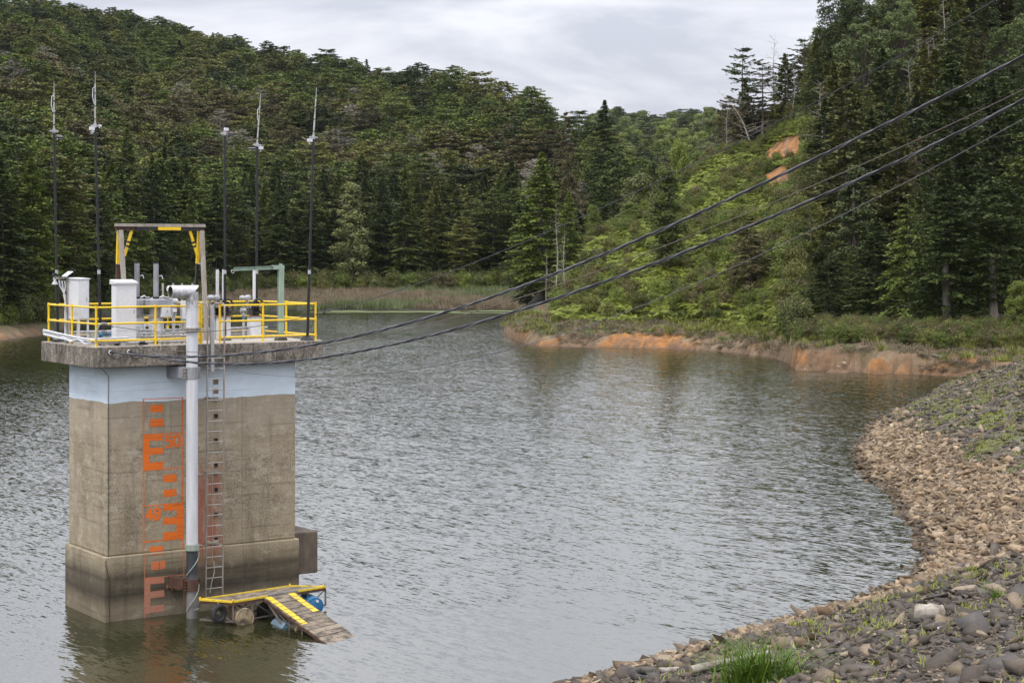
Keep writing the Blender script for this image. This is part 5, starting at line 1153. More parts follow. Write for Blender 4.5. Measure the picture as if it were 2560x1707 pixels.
# ---------------------------------------------------------------- tree shapes
def unit(a): return a / np.maximum(np.linalg.norm(a, axis=1, keepdims=True), 1e-6)
def leaf_cards(C, D, Nn, ln, wd, rng):
    """kite-shaped sprays at C along D with normal Nn"""
    n = len(C); D = unit(D); S_ = unit(np.cross(D, Nn)); l = (ln * rng.uniform(.6, 1.35, n))[:, None]; w = (wd * rng.uniform(.6, 1.3, n))[:, None]
    Nn = unit(np.cross(S_, D)); dr = Nn * l * rng.uniform(-.18, .05, n)[:, None]
    V_ = np.stack([C - D * l * .5, C + S_ * w * .5 + D * l * .05, C + D * l * .5 + dr, C - S_ * w * .5 + D * l * .05], 1).reshape(-1, 3)
    F_ = np.arange(4 * n).reshape(-1, 4); return V_, F_, np.repeat(rng.uniform(0, 1, n), 4)
class TreeMesh: pass
def branch_tree(seed, H, R, prof, nb, per, ln, wd, rise=.05, droop=.25, base=.12, flat=.25, tip=.3, layered=0, leafv=.55, trunk_r=None, bare=0.0):
    """conifers: limbs carry flat sprays, outline given by prof(t)"""
    rng = np.random.default_rng(seed); tr = trunk_r or H * .012; wood = MB(); bend = rng.normal(0, H * .010, (2,))
    def axis(z): q = z / H; return np.array([bend[0] * math.sin(q * 3), bend[1] * math.sin(q * 2.2), z])
    wood.tube([axis(H * q) for q in (0, .15, .35, .6, .85, 1.0)], [tr * 1.5, tr, tr * .8, tr * .5, tr * .22, tr * .05], 7)
    Cs, Ds, Ns = [], [], []
    for i in range(nb):
        q = (i + rng.uniform(0, 1)) / nb
        if layered: q = (math.floor(q * layered) + rng.uniform(0, .38)) / layered
        h = base + (1 - base) * min(q, .995) ** .92; r = prof((h - base) / (1 - base)) * R * rng.choice([.55, .8, 1.0, 1.0, 1.18]); a = rng.uniform(0, 2 * math.pi)
        z0 = H * h; o = axis(z0); d = np.array([math.cos(a), math.sin(a), rise + rng.normal(0, .10) + (h - .5) * .35])
        n_ = max(3, int(per * (r / R + .12))); t = rng.uniform(.18, 1.0, n_) ** .75
        lat = np.array([-d[1], d[0], 0]); wl = rng.normal(0, 1, n_) * (1.12 - t) * r * flat + rng.normal(0, .10, n_)
        P = o + d * (t * r)[:, None] + lat * wl[:, None]; P[:, 2] -= droop * (t ** 2) * r + np.abs(wl) * .25 + np.abs(rng.normal(0, .10, n_)) * leafv
        Cs.append(P); Ds.append(d * .9 + lat * (np.sign(wl) * .75)[:, None] + rng.normal(0, .28, (n_, 3)) + [0, 0, -.15]); Ns.append(np.array([0, 0, .85]) + d * .25 + rng.normal(0, .62, (n_, 3)))
        if r > R * .35 and i % 3 == 0:
            e_ = o + d * r * .85; e_[2] -= droop * .7 * r; wood.tube([o, o + d * r * .45 - [0, 0, droop * .2 * r], e_], [tr * .26, tr * .16, tr * .05], 3, False)
    # broken dead stubs on the bare lower trunk
    for k in range(int(bare)):
        z0 = H * rng.uniform(.04, base + .1); a = rng.uniform(0, 6.28); l = R * rng.uniform(.3, .8); o = axis(z0); wood.tube([o, o + np.array([math.cos(a) * l, math.sin(a) * l, rng.uniform(-.1, .35) * l])], [tr * .2, tr * .05], 3, False)
    V_, F_, v_ = leaf_cards(np.concatenate(Cs), np.concatenate(Ds), np.concatenate(Ns), ln, wd, rng)
    return V_, F_, v_, wood
def clump_tree(seed, H, R, ncl, per, ln, wd, base=.2, narrow=1.0, rc=.30, trunk_r=None):
    """broadleaves and shrubs: leaves on the shells of uneven clumps"""
    rng = np.random.default_rng(seed); wood = MB(); tr = trunk_r or H * .016; Cs, Ns = [], []
    top = np.array([rng.normal(0, .03 * H), rng.normal(0, .03 * H), H * .8]); wood.tube([(0, 0, 0), top * .35, top * .7, top], [tr * 1.3, tr, tr * .6, tr * .2], 6)
    for i in range(ncl):
        a = rng.uniform(0, 6.283); hz = rng.uniform(0, 1); rr = R * (1 - rc) * math.sqrt(max(0.02, 1 - (hz * 2 - .85) ** 2 / 1.7)) * rng.uniform(.35, 1.0) * (1 if narrow == 1 else (1.15 - hz) ** .6)
        c = np.array([math.cos(a) * rr, math.sin(a) * rr, H * (base + (1 - base) * hz * .93)]); s_ = R * rc * rng.uniform(.65, 1.25) * (1.0 if narrow == 1 else 1.1 - .55 * hz)
        d = unit(rng.normal(0, 1, (per, 3)) + [0, 0, .25]); rad = rng.uniform(.55, 1.05, per)[:, None]; P = c + d * rad * s_ * [1, 1, .75]
        Cs.append(P); Ns.append(d + rng.normal(0, .5, (per, 3)))
        if i % 2 == 0: o = np.array([0, 0, H * max(.1, base * .7 + hz * .35)]); wood.tube([o, (o + c) / 2 + [0, 0, .02 * H], c], [tr * .4, tr * .25, tr * .08], 3, False)
    C = np.concatenate(Cs); Nn = np.concatenate(Ns); D = np.cross(Nn, rng.normal(0, 1, Nn.shape))
    V_, F_, v_ = leaf_cards(C, D, Nn, ln, wd, rng); return V_, F_, v_, wood
def dead_tree(seed, H, R, nb, twigs, up=.35, base=.35, lean=0.0, r0=None):
    rng = np.random.default_rng(seed); wood = MB(); tr = r0 or H * .011; twig = MB()
    def axis(q): return np.array([lean * H * q ** 1.5 + .012 * H * math.sin(q * 9 + seed), .01 * H * math.sin(q * 7), H * q])
    wood.tube([axis(q) for q in np.linspace(0, 1, 9)], [tr * (1.3 - 1.25 * q) for q in np.linspace(0, 1, 9)], 6)
    for i in range(nb):
        q = base + (1 - base) * (i + rng.uniform(0, 1)) / nb; q = min(q, .98); o = axis(q); a = rng.uniform(0, 6.283); l = R * (1.1 - q * .8) * rng.uniform(.5, 1.1); d = np.array([math.cos(a), math.sin(a), up + rng.normal(0, .2)])
        m1 = o + d * l * .5 + rng.normal(0, .06 * l, 3); e_ = m1 + (d + rng.normal(0, .25, 3)) * l * .5; rr = tr * (.42 - .3 * q); wood.tube([o, m1, e_], [rr, rr * .6, rr * .2], 3, False)
        for k in range(twigs):
            s_ = o + (e_ - o) * rng.uniform(.25, 1.0); dd = d + rng.normal(0, .8, 3); ll = l * rng.uniform(.15, .45); twig.tube([s_, s_ + dd * ll * .5, s_ + (dd + rng.normal(0, .4, 3)) * ll], [rr * .3, rr * .2, rr * .08], 3, False)
    return wood, twig

KINDS = {}
def woodmesh(mb, name, mat):
    me = bpy.data.meshes.new(name); me.from_pydata(mb.v, [], mb.f); me.materials.append(mat); me.update(); return me
def reg(kind, H, R, res, mats, bark='bark'):
    V_, F_, v_, wood = res; cr = []
    for mname in mats: cr.append(npmesh('crown', V_, F_, L[mname], attrs={'v': v_}))
    KINDS[kind] = (H, R, cr, woodmesh(wood, 'trunk', L[bark]))
cone = lambda t: (1 - t) ** .72 * min(1, .35 + t * 6); wide = lambda t: (1 - t ** 1.7) * min(1, .45 + t * 4); colm = lambda t: (1 - t ** 2.6) ** .8 * min(1, .55 + t * 4)
flat_ = lambda t: (.35 + .65 * math.sin(min(1, t * 1.25) * math.pi * .62)) * (1 - t ** 5)
rnd = lambda t: math.sqrt(max(0, 1 - (max(0, t - .35) / .65) ** 2.2)) * min(1, .55 + t * 2)
# near kinds (fine sprays)
reg('cypress', 24, 5.2, branch_tree(1, 24, 5.2, cone, 320, 80, .56, .26, .22, .22, .05, .24), ['green', 'dark', 'tip', 'fresh'])
reg('cypress_b', 24, 5.0, branch_tree(2, 24, 5.0, wide, 300, 84, .54, .26, .18, .25, .08, .25), ['dark', 'green', 'olive', 'fresh'])
reg('columnar', 24, 3.6, branch_tree(3, 24, 3.6, colm, 320, 70, .52, .26, .30, .12, .04, .28), ['dark', 'green'])
reg('layered', 22, 5.6, branch_tree(4, 22, 5.6, flat_, 170, 92, .62, .24, .10, .10, .22, .30, layered=15), ['dark', 'green', 'olive', 'brown'])
reg('pine', 22, 4.6, branch_tree(5, 22, 4.6, wide, 230, 110, .46, .22, .32, .15, .12, .34, leafv=1.6), ['pine', 'olive', 'green', 'broad'])
reg('spruce', 22, 4.6, branch_tree(6, 22, 4.6, cone, 210, 74, .55, .22, .02, .34, .12, .24, layered=24, bare=20), ['dark', 'green', 'brown'])
reg('broadleaf', 16, 5.0, clump_tree(7, 16, 5.0, 90, 130, .40, .26, .16), ['broad', 'green', 'bright'])
reg('tall_broadleaf', 25, 4.6, clump_tree(8, 25, 4.6, 120, 120, .40, .26, .10, narrow=2, rc=.32), ['broad', 'pine', 'green'])
reg('shrub', 4.0, 2.4, clump_tree(9, 4.0, 2.4, 34, 90, .30, .17, .05, rc=.42), ['broad', 'bright', 'olive', 'brown', 'green'])
reg('thin_pine', 22, 3.4, branch_tree(10, 22, 3.4, flat_, 80, 60, .50, .18, .25, .10, .42, .34, layered=9, bare=26), ['dark', 'brown', 'olive'])
reg('eucalypt', 26, 5.4, clump_tree(11, 26, 5.4, 170, 90, .42, .20, .28, rc=.20), ['pine', 'dark'])
w_, t_ = dead_tree(12, 20, 4.0, 46, 5)
KINDS['bare'] = (20, 4.0, [woodmesh(t_, 'twigs', L['grey'])], woodmesh(w_, 'trunk', L['bark_pale']))
w_, t_ = dead_tree(13, 14, 1.9, 44, 3, up=.10, base=.18, r0=.15)
KINDS['snag'] = (14, 1.9, [woodmesh(t_, 'twigs', L['bark_pale'])], woodmesh(w_, 'trunk', L['bark_pale']))
w_, t_ = dead_tree(15, 16, 6.0, 30, 9, up=.5, base=.25, lean=-.35, r0=.17)
KINDS['leaning'] = (16, 6.0, [woodmesh(t_, 'twigs', L['grey'])], woodmesh(w_, 'trunk', L['bark_pale']))
# far kinds (coarser sprays, smaller crowns)
reg('far_layered', 15, 5.2, branch_tree(20, 15, 5.2, rnd, 190, 52, .58, .30, .12, .16, .14, .42, layered=8), ['dark', 'green', 'olive', 'brown'])
reg('far_wide', 15, 5.2, branch_tree(21, 15, 5.2, rnd, 220, 48, .58, .32, .12, .22, .06, .32), ['dark', 'green', 'olive', 'brown'])
reg('far_cone', 17, 3.8, branch_tree(22, 17, 3.8, cone, 170, 50, .60, .30, .10, .25, .04, .30), ['dark', 'pine', 'green', 'olive'])
reg('far_grey', 14, 4.2, branch_tree(23, 14, 4.2, flat_, 90, 20, .95, .17, .20, .05, .15, .42), ['grey', 'brown'], 'bark_pale')
reg('far_broad', 12, 5.0, clump_tree(24, 12, 5.0, 34, 130, .62, .44, .1, rc=.42), ['bright', 'broad', 'green'])

def tree(kind, var, X, Y, H_, R_=None, label='', group=None, sink=.3, name=None, z=None, rot=None, parts=True):
    h, r, crowns, trunk = KINDS[kind]; e = bpy.data.objects.new(name or 'tree', None); link(e)
    if z is None: z = float(land(np.array([X]), np.array([Y]))[0]) - sink
    e.location = (X, Y, z); s_ = H_ / h; sx = (R_ / r) if R_ else s_ * random.uniform(.95, 1.3); e.scale = (sx, sx, s_); e.rotation_euler = (0, 0, rot if rot is not None else random.uniform(0, 6.28))
    cr = crowns[var % len(crowns)]
    for me, nm in ((trunk, 'trunk'), (cr, cr.name.split('.')[0])):
        o = link(bpy.data.objects.new(nm, me)); o.parent = e
    return tag(e, label, 'tree', group)
def tree_px(kind, var, px, Y, ptop, wpx, label, group=None, name=None, base=None, sink=.3, rot=None):
    X = (px - CX) / F * Y; z = float(land(np.array([X]), np.array([Y]))[0]) - sink
    if base is not None: z = HC - (base - YH) / F * Y
    top = HC - (ptop - YH) / F * Y; return tree(kind, var, X, Y, top - z, wpx / F * Y, label, group, z=z, name=name, rot=rot)
TAKEN = []
def T(kind, var, px, Y, ptop, wpx, label, **k):
    TAKEN.append(((px - CX) / F * Y, Y, wpx / F * Y)); return tree_px(kind, var, px, Y, ptop, wpx, label, **k)
# --- the trees one can pick out on the right-hand slope
T('cypress', 2, 2112, 222, 150, 128, 'tall cypress with brownish pointed top, on the right slope beside the orange cut', name='cypress_tree')
T('tall_broadleaf', 1, 2140, 209, 392, 104, 'rounded blue-green pine in front of the tall brown-topped cypress', name='pine_tree')
T('columnar', 0, 2362, 200, 132, 96, 'dark columnar cypress rising highest near the right edge', name='cypress_tree')
T('cypress_b', 0, 2482, 204, 190, 108, 'broad dark cypress just right of the tall dark columnar one', name='cypress_tree')
T('cypress', 1, 2195, 186, 545, 100, 'dark pointed conifer low on the bank below the blue-green pine', name='conifer_tree')
T('spruce', 0, 2068, 189, 596, 88, 'small dark spruce at the left foot of the conifer stand', name='spruce_tree')
T('spruce', 1, 2268, 181, 480, 100, 'mid green spruce between the low pointed conifer and the thick bare trunk', name='spruce_tree')
TL_ = T('cypress_b', 0, 2372, 176, 398, 108, 'big dark conifer over the left one of the two thick pale trunks', name='conifer_tree')
TR_ = T('layered', 0, 2488, 174.5, 440, 118, 'spreading dark conifer over the right one of the two thick pale trunks', name='conifer_tree')
T('layered', 1, 2590, 178, 300, 120, 'dark conifer cut by the right edge of the photo', name='conifer_tree')
T('tall_broadleaf', 2, 1668, 228, 405, 72, 'hazy olive-green pine standing alone in the middle of the fern slope', name='pine_tree')
T('spruce', 2, 1878, 209, 535, 78, 'thin see-through dark spruce low on the fern slope', name='spruce_tree')
T('cypress_b', 3, 1356, 244, 380, 100, 'tall green cypress on the tip of the peninsula', name='cypress_tree')
T('cypress', 3, 1424, 240, 478, 52, 'narrower green cypress right beside the tallest one on the peninsula', name='cypress_tree')
T('cypress_b', 0, 1318, 254, 500, 52, 'dark lower cypress leaning over the water behind the peninsula tip', name='cypress_tree')
T('snag', 0, 1392, 231, 505, 24, 'pale bare dead trunk standing in front of the peninsula cypresses', name='dead_tree')
T('snag', 0, 1410, 229, 560, 20, 'second pale dead trunk just right of the tallest dead trunk', name='dead_tree')
T('snag', 0, 1366, 236, 620, 14, 'short grey dead trunk left of the other dead trunks', name='dead_tree')
T('layered', 0, 1540, 330, 352, 78, 'dark bushy conifer in the valley behind the fern slope', name='conifer_tree')
T('broadleaf', 0, 1600, 285, 432, 62, 'pale round broadleaf tree above the fern slope', name='broadleaf_tree')
T('broadleaf', 1, 1578, 262, 506, 34, 'small dark round tree at the upper edge of the ferns', name='broadleaf_tree')
T('broadleaf', 2, 1482, 268, 510, 28, 'small yellow-green tree just right of the peninsula cypresses', name='broadleaf_tree')
T('cypress', 0, 1828, 300, 376, 12, 'small bright green cone-shaped tree left of the ferny knoll', name='small_conifer')
T('broadleaf', 1, 1760, 300, 400, 45, 'mid green bushy tree left of the small cone-shaped one', name='broadleaf_tree')
T('broadleaf', 2, 1700, 330, 345, 44, 'light green broadleaf in the gap before the far hills', name='broadleaf_tree')
T('spruce', 1, 2135, 196, 610, 70, 'green spruce tucked low between two darker conifers', name='spruce_tree')
T('thin_pine', 1, 2300, 214, 330, 54, 'thin brownish pine with reddish trunk between the two tall dark cypresses', name='pine_tree')
T('pine', 1, 2250, 232, 240, 78, 'olive pine right behind the brown-topped cypress', name='pine_tree')
T('pine', 0, 2425, 226, 300, 66, 'green pine showing between the columnar and the broad cypress', name='pine_tree')
T('cypress', 0, 2430, 182, 600, 62, 'low green cypress between the two thick pale trunks', name='cypress_tree')
T('cypress', 1, 2310, 190, 420, 62, 'slim dark cypress left of the thick bare trunk', name='cypress_tree')
T('broadleaf', 2, 2545, 166, 700, 40, 'bright bushy shrub-like tree at the lower right edge of the wood', name='broadleaf_tree')
T('spruce', 0, 2545, 196, 380, 74, 'drooping dark spruce by the right edge under the cables', name='spruce_tree')
T('thin_pine', 2, 2025, 214, 470, 44, 'thin olive pine at the left fringe of the conifer stand', name='pine_tree')
# crest trees against the sky
T('thin_pine', 0, 1858, 312, 112, 52, 'dark flat-topped pine at the left end of the skyline trees', name='pine_tree')
T('bare', 0, 1935, 318, 95, 46, 'leafless grey tree against the sky on the crest', name='bare_tree')
T('thin_pine', 1, 1905, 306, 150, 46, 'thin brownish pine with bare trunk on the crest', name='pine_tree')
T('thin_pine', 0, 1968, 310, 130, 40, 'thin dark pine on the crest right of the leafless grey tree', name='pine_tree')
T('thin_pine', 2, 2010, 314, 92, 46, 'open olive pine on the crest nearest the tall dense trees', name='pine_tree')
T('leaning', 0, 1885, 299, 228, 84, 'bare grey tree leaning far out to the left from the crest', name='bare_tree')
T('spruce', 2, 1838, 308, 262, 48, 'brown dry conifer low at the left end of the crest', name='conifer_tree')
T('layered', 3, 1885, 318, 240, 60, 'dark brown dense conifer behind the leaning bare tree', name='conifer_tree')
T('layered', 3, 1822, 306, 236, 44, 'brown bushy conifer filling the left end of the crest', name='conifer_tree')
T('pine', 1, 1862, 322, 196, 50, 'hazy olive pine among the crest trees', name='pine_tree')
T('bare', 0, 1818, 300, 250, 30, 'small grey leafless tree at the left end of the crest', name='bare_tree')
T('bare', 0, 1985, 304, 160, 40, 'grey leafless tree between the thin dark pines of the crest', name='bare_tree')
T('layered', 0, 1950, 324, 262, 60, 'dark low conifer filling the gap under the crest pines', name='conifer_tree')
T('eucalypt', 1, 2015, 300, 235, 44, 'dark leafy tree at the foot of the skyline edge', name='tall_tree')
T('eucalypt', 1, 2110, 300, -60, 84, 'tall dense tree with drooping leaf clumps where the slope meets the sky', name='tall_tree')
T('eucalypt', 0, 2058, 306, 60, 50, 'lower tree with drooping leaf clumps at the skyline edge', name='tall_tree')
T('eucalypt', 0, 2235, 306, -100, 80, 'tall green tree behind the brown-topped cypress', name='tall_tree')
T('pine', 1, 2330, 300, -60, 80, 'tall olive pine behind the dark columnar cypress', name='pine_tree')
T('pine', 0, 2470, 296, 40, 86, 'rounded green pine high near the right edge', name='pine_tree')
T('bare', 0, 2275, 262, 150, 60, 'grey leafless tree among the conifers above the cables', name='bare_tree')
T('bare', 0, 2545, 300, 0, 40, 'thin grey dead tree close to the upper right corner', name='bare_tree')
for e_, px_, Y_, w_ in ((TL_, 2372, 175.6, .46), (TR_, 2489, 174.2, .44)):
    X = (px_ - CX) / F * Y_; z_ = float(land(np.array([X]), np.array([Y_]))[0]); m = MB()
    m.tube([(X, Y_, z_ - .3), (X - .1, Y_, z_ + .5), (X - .25, Y_, z_ + 3.4), (X - .3, Y_, z_ + 7.5)], [w_ * 1.5, w_ * 1.05, w_ * .85, w_ * .5], 12)
    for ch in [c for c in bpy.data.objects if c.parent == e_ and c.name.startswith('trunk')]: bpy.data.objects.remove(ch)
    o = m.build('trunk', L['bark_mid'], None, True); o.parent = e_; o.matrix_parent_inverse = Matrix.LocRotScale(e_.location, e_.rotation_euler, e_.scale).inverted(); o['label'] = 'thick pale fluted trunk'
# left shore
T('tall_broadleaf', 0, 880, 398, 440, 70, 'tall pale grey-green tree on the far shore behind the marsh', name='pale_tree')
T('tall_broadleaf', 0, 22, 240, 545, 58, 'grey-green leafy tree at the left edge of the water', name='broadleaf_tree')
T('cypress', 0, 183, 318, 645, 12, 'small yellowish cone-shaped tree behind the raised cabinet', name='small_conifer')
T('columnar', 1, 492, 378, 420, 46, 'round-topped dense green cypress behind the gantry', name='cypress_tree')
T('columnar', 0, 425, 376, 395, 52, 'dense green cypress left of the round-topped one', name='cypress_tree')
T('cypress', 0, 318, 366, 320, 66, 'tall pointed green cypress between the second mast and the gantry', name='cypress_tree')
T('cypress', 1, 613, 398, 494, 32, 'small pointed dark conifer right of the mast without antenna', name='conifer_tree')
T('cypress_b', 2, 1090, 410, 455, 62, 'dull olive conifer right of the pale tree', name='conifer_tree')
T('spruce', 2, 1412, 400, 272, 55, 'brownish pointed conifer low on the far ridge end', name='conifer_tree')
T('cypress_b', 0, 1513, 430, 250, 66, 'dark pointed conifer standing out at the end of the far ridge', name='conifer_tree')

# --- the rest of the woods
rngv = np.random.default_rng(11)
def scatter_pts(n, Y0, Y1, p0, p1, dmin, test):
    """random points, at least dmin(Y) apart, kept where test is true"""
    Y = np.sqrt(rngv.uniform(Y0 ** 2, Y1 ** 2, n)); px = rngv.uniform(p0, p1, n); X = (px - CX) / F * Y
    ok = test(X, Y, px); X, Y = X[ok], Y[ok]; cell = {}; out = []
    for x, y in zip(X, Y):
        d = dmin(y); cx_, cy_ = int(x // 6), int(y // 6); good = True; k = int(d // 6) + 1
        for i in range(-k, k + 1):
            for j in range(-k, k + 1):
                for (a, b) in cell.get((cx_ + i, cy_ + j), ()):
                    if (a - x) ** 2 + (b - y) ** 2 < d * d: good = False; break
                if not good: break
            if not good: break
        if good: cell.setdefault((cx_, cy_), []).append((x, y)); out.append((x, y))
    return np.array(out)
def free(X, Y):
    ok = np.ones(len(X), bool)
    for a, b, r in TAKEN: ok &= (X - a) ** 2 + (Y - b) ** 2 > (min(r, 4.5) * .8) ** 2
    return ok
YMT = lambda px: tab(px, [-900, 0, 110, 300, 500, 650, 1240, 1450, 1700, 3400], [197, 228, 245, 316, 365, 400, 405, 380, 350, 345])
fernL = lambda Y: 0
def mountain(X, Y, px): return (Y > YMT(px) - 3) & (land(X, Y) > 1.6) & free(X, Y) & ~((px > 1262) & (Y < 345)) & ~((px > 1780))
PA = scatter_pts(30000, 225, 960, -300, 1760, lambda y: 5.8 if y < 480 else 7.4, mountain)
FERN_EDGE = lambda Y: np.interp(Y, [170, 190, 205, 225, 260, 285, 300, 330], [1900, 1985, 1995, 2010, 2045, 2040, 2030, 1830])
def rightw(X, Y, px): return (Y > 236) & (Y - shoreY(px) > 15) & (px > FERN_EDGE(Y)) & free(X, Y)
PB = scatter_pts(9000, 168, 350, 1790, 2800, lambda y: 5.0, rightw)
def crest(X, Y, px): return (px > 1380) & (px < 1800) & (Y > tab(px, CRX, CRY) + 14) & (Y < 352) & free(X, Y) & (land(X, Y) > 1.5)
PC = scatter_pts(3000, 262, 352, 1380, 1800, lambda y: 5.5, crest)
def farw(X, Y, px): return (land(X, Y) > 8)
PD = scatter_pts(20000, 620, 1560, 1440, 1930, lambda y: 9.0 if y < 1000 else 12.0, farw)
allt = []   # (X, Y, kind, var, H, label, group, score)
def zone_color(X, Y):
    a = fbm(X * .010, Y * .010, 71, 3); b = fbm(X * .035, Y * .035, 72, 2); return a * .6 + b * .4
zc = zone_color(PA[:, 0], PA[:, 1])
for (x, y), q in zip(PA, zc):
    px = CX + F * x / y; h = float(rngv.uniform(13, 19)); ym = float(YMT(px)); yr = float(tab(px, RX, RYR)); g = (y - ym) / (yr - ym); r = rngv.uniform()
    if y < ym + 45:
        kind, var, lab = [('cypress', 1, 'dark cypress'), ('cypress_b', 0, 'broad dark cypress'), ('layered', 0, 'dark layered conifer'), ('cypress_b', 1, 'broad green cypress'), ('pine', 2, 'green pine'), ('layered', 1, 'green layered conifer'), ('columnar', 0, 'dark round-topped cypress'), ('layered', 2, 'olive layered conifer')][int(r * 8)]
        h = float(rngv.uniform(15, 25)) * (1 if px < 1380 else .55); lab += ' in the front row of the wood along the far shore'; grp = 'front row of the far shore wood'
        if y > 480: kind = 'far_' + {'cypress': 'cone', 'cypress_b': 'wide', 'layered': 'layered', 'spruce': 'cone', 'pine': 'wide', 'columnar': 'wide'}[kind]
    else:
        h *= (1 if px < 1400 else .7); bandw = math.exp(-((g - .48) / .24) ** 2) * .62 + (.45 if px > 1050 and g < .65 else 0)
        if r < bandw * (1.3 if q > .47 else .55): 
            kind, var, lab = [('far_layered', 3, 'brownish dry conifer'), ('far_wide', 3, 'brownish dry conifer'), ('far_grey', 0, 'grey half-dead tree'), ('far_wide', 2, 'olive bushy conifer'), ('far_layered', 2, 'olive layered conifer'), ('far_wide', 1, 'green bushy conifer')][int(rngv.uniform(0, 6))]
        elif q > .66 and rngv.uniform() < .16: kind, var, lab = 'far_broad', 2, 'green broadleaf tree'
        else: kind, var, lab = [('far_layered', 0, 'dark layered conifer'), ('far_layered', 1, 'green layered conifer'), ('far_wide', 0, 'dark bushy conifer'), ('far_wide', 1, 'green bushy conifer'), ('far_wide', 1, 'green bushy conifer'), ('far_wide', 2, 'olive bushy conifer'), ('far_layered', 2, 'olive layered conifer'), ('far_cone', 0, 'dark pointed conifer')][int(rngv.uniform(0, 7.35))]
        lab += ' in the dense wood on the far hillside'; grp = 'wood on the far hillside'
    allt.append((x, y, kind, var, h, lab, grp, h / y * (1.35 if y < ym + 25 else 1)))
for x, y in PB:
    px = CX + F * x / y; r = rngv.uniform(); up = y > 255
    if up: kind, var, lab = [('eucalypt', 0, 'droopy green tree'), ('pine', 1, 'olive pine'), ('pine', 0, 'green pine'), ('thin_pine', 1, 'thin brownish pine'), ('pine', 1, 'olive pine'), ('bare', 0, 'leafless grey tree'), ('eucalypt', 1, 'droopy dark tree')][int(r * 7)]
    else: kind, var, lab = [('cypress', 1, 'dark cypress'), ('spruce', 0, 'dark spruce'), ('layered', 0, 'dark layered conifer'), ('cypress_b', 0, 'broad dark conifer'), ('thin_pine', 2, 'thin olive pine'), ('spruce', 1, 'green spruce')][int(r * 6)]
    h = float(rngv.uniform(13, 21) if not up else rngv.uniform(14, 22))
    if px < 2050: h *= .72
    if kind in ('bare', 'thin_pine'): h *= .85
    allt.append((x, y, kind, var, h, lab + ' in the stand on the right-hand slope', 'stand on the right-hand slope', h / y * 1.2))
for x, y in PC:
    kind, var, lab = [('broadleaf', 0, 'pale bushy tree'), ('broadleaf', 1, 'green bushy tree'), ('layered', 2, 'olive layered conifer'), ('cypress_b', 1, 'green conifer')][int(rngv.uniform(0, 4))]
    h = float(rngv.uniform(6, 10)); allt.append((x, y, kind, var, h, lab + ' in the thicket behind the fern slope', 'thicket behind the fern slope', h / y))
for x, y in PD:
    kind, var = [('far_broad', 0), ('far_broad', 0), ('far_broad', 1), ('far_wide', 1), ('far_layered', 0)][int(rngv.uniform(0, 5))]
    px = CX + F * x / y
    if y > 1330: kind, var = [('far_wide', 0), ('far_layered', 0), ('far_broad', 2)][int(rngv.uniform(0, 3))]
    allt.append((x, y, kind, var, float(rngv.uniform(9, 15)) if y < 1330 else float(rngv.uniform(12, 19)), '', '', 0))
allt = [t for t in allt if -60 < CX + F * t[0] / t[1] < 2680] + [t for t in allt if not (-60 < CX + F * t[0] / t[1] < 2680)]
inview = [i for i, t in enumerate(allt) if -60 < CX + F * t[0] / t[1] < 2640]
indiv = set(sorted(inview, key=lambda i: -allt[i][7])[:250])
# labels: where each stands, then its place in the row
MARKS = [(-200, 'left of the leftmost mast'), (135, 'between the two left masts'), (238, 'between the second mast and the gantry'), (510, 'just right of the gantry'), (562, 'around the mast with the floodlight'), (700, 'around the rightmost mast'), (830, 'around the pale tree'), (950, 'between the pale tree and the reed bed'), (1120, 'behind the upper cables'), (1262, 'behind the peninsula'), (1450, 'in the valley mouth'), (1780, 'at the crest end'), (2060, 'around the brown-topped cypress'), (2240, 'left of the columnar cypress'), (2420, 'right of the columnar cypress'), (2560, 'at the very edge of the photo')]
NTH = ['first', 'second', 'third', 'fourth', 'fifth', 'sixth', 'seventh', 'eighth', 'ninth', 'tenth', 'eleventh', 'twelfth', 'thirteenth', 'fourteenth', 'fifteenth', 'sixteenth', 'seventeenth', 'eighteenth']
byl = {}
for i in indiv:
    x, y, kind, var, h, lab, grp, sc0 = allt[i]; px = CX + F * x / y; mk = [w for p, w in MARKS if p <= px][-1]
    byl.setdefault((lab.split(' in the ')[0], lab.split(' in the ', 1)[1], mk), []).append((px, i))
for (kd, wh, mk), lst in byl.items():
    lst.sort()
    for k, (px, i) in enumerate(lst):
        t_ = list(allt[i]); short = {'front row of the wood along the far shore': 'on the far shore', 'dense wood on the far hillside': 'on the far hillside', 'stand on the right-hand slope': 'of the right-hand stand', 'thicket behind the fern slope': 'of the thicket behind the ferns'}[wh]
        t_[5] = (kd + ' ' + short + ', ' + mk) if len(lst) == 1 else (short.split()[-1].replace('shore', 'far-shore').replace('ferns', 'thicket').replace('stand', 'upper') + ' ' + kd + ', ' + NTH[min(k, 17)] + ' from left ' + mk); allt[i] = tuple(t_)
zt_all = land(np.array([t[0] for t in allt]), np.array([t[1] for t in allt]))
for i in sorted(indiv):
    x, y, kind, var, h, lab, grp, _ = allt[i]
    nm = {'bare': 'bare_tree', 'broadleaf': 'broadleaf_tree', 'far_broad': 'broadleaf_tree', 'pine': 'pine_tree', 'thin_pine': 'pine_tree', 'eucalypt': 'tall_tree'}.get(kind, 'conifer_tree')
    tree(kind, var, x, y, h, None if kind != 'x' else 0, lab, grp, name=nm, z=float(zt_all[i]) - .3)

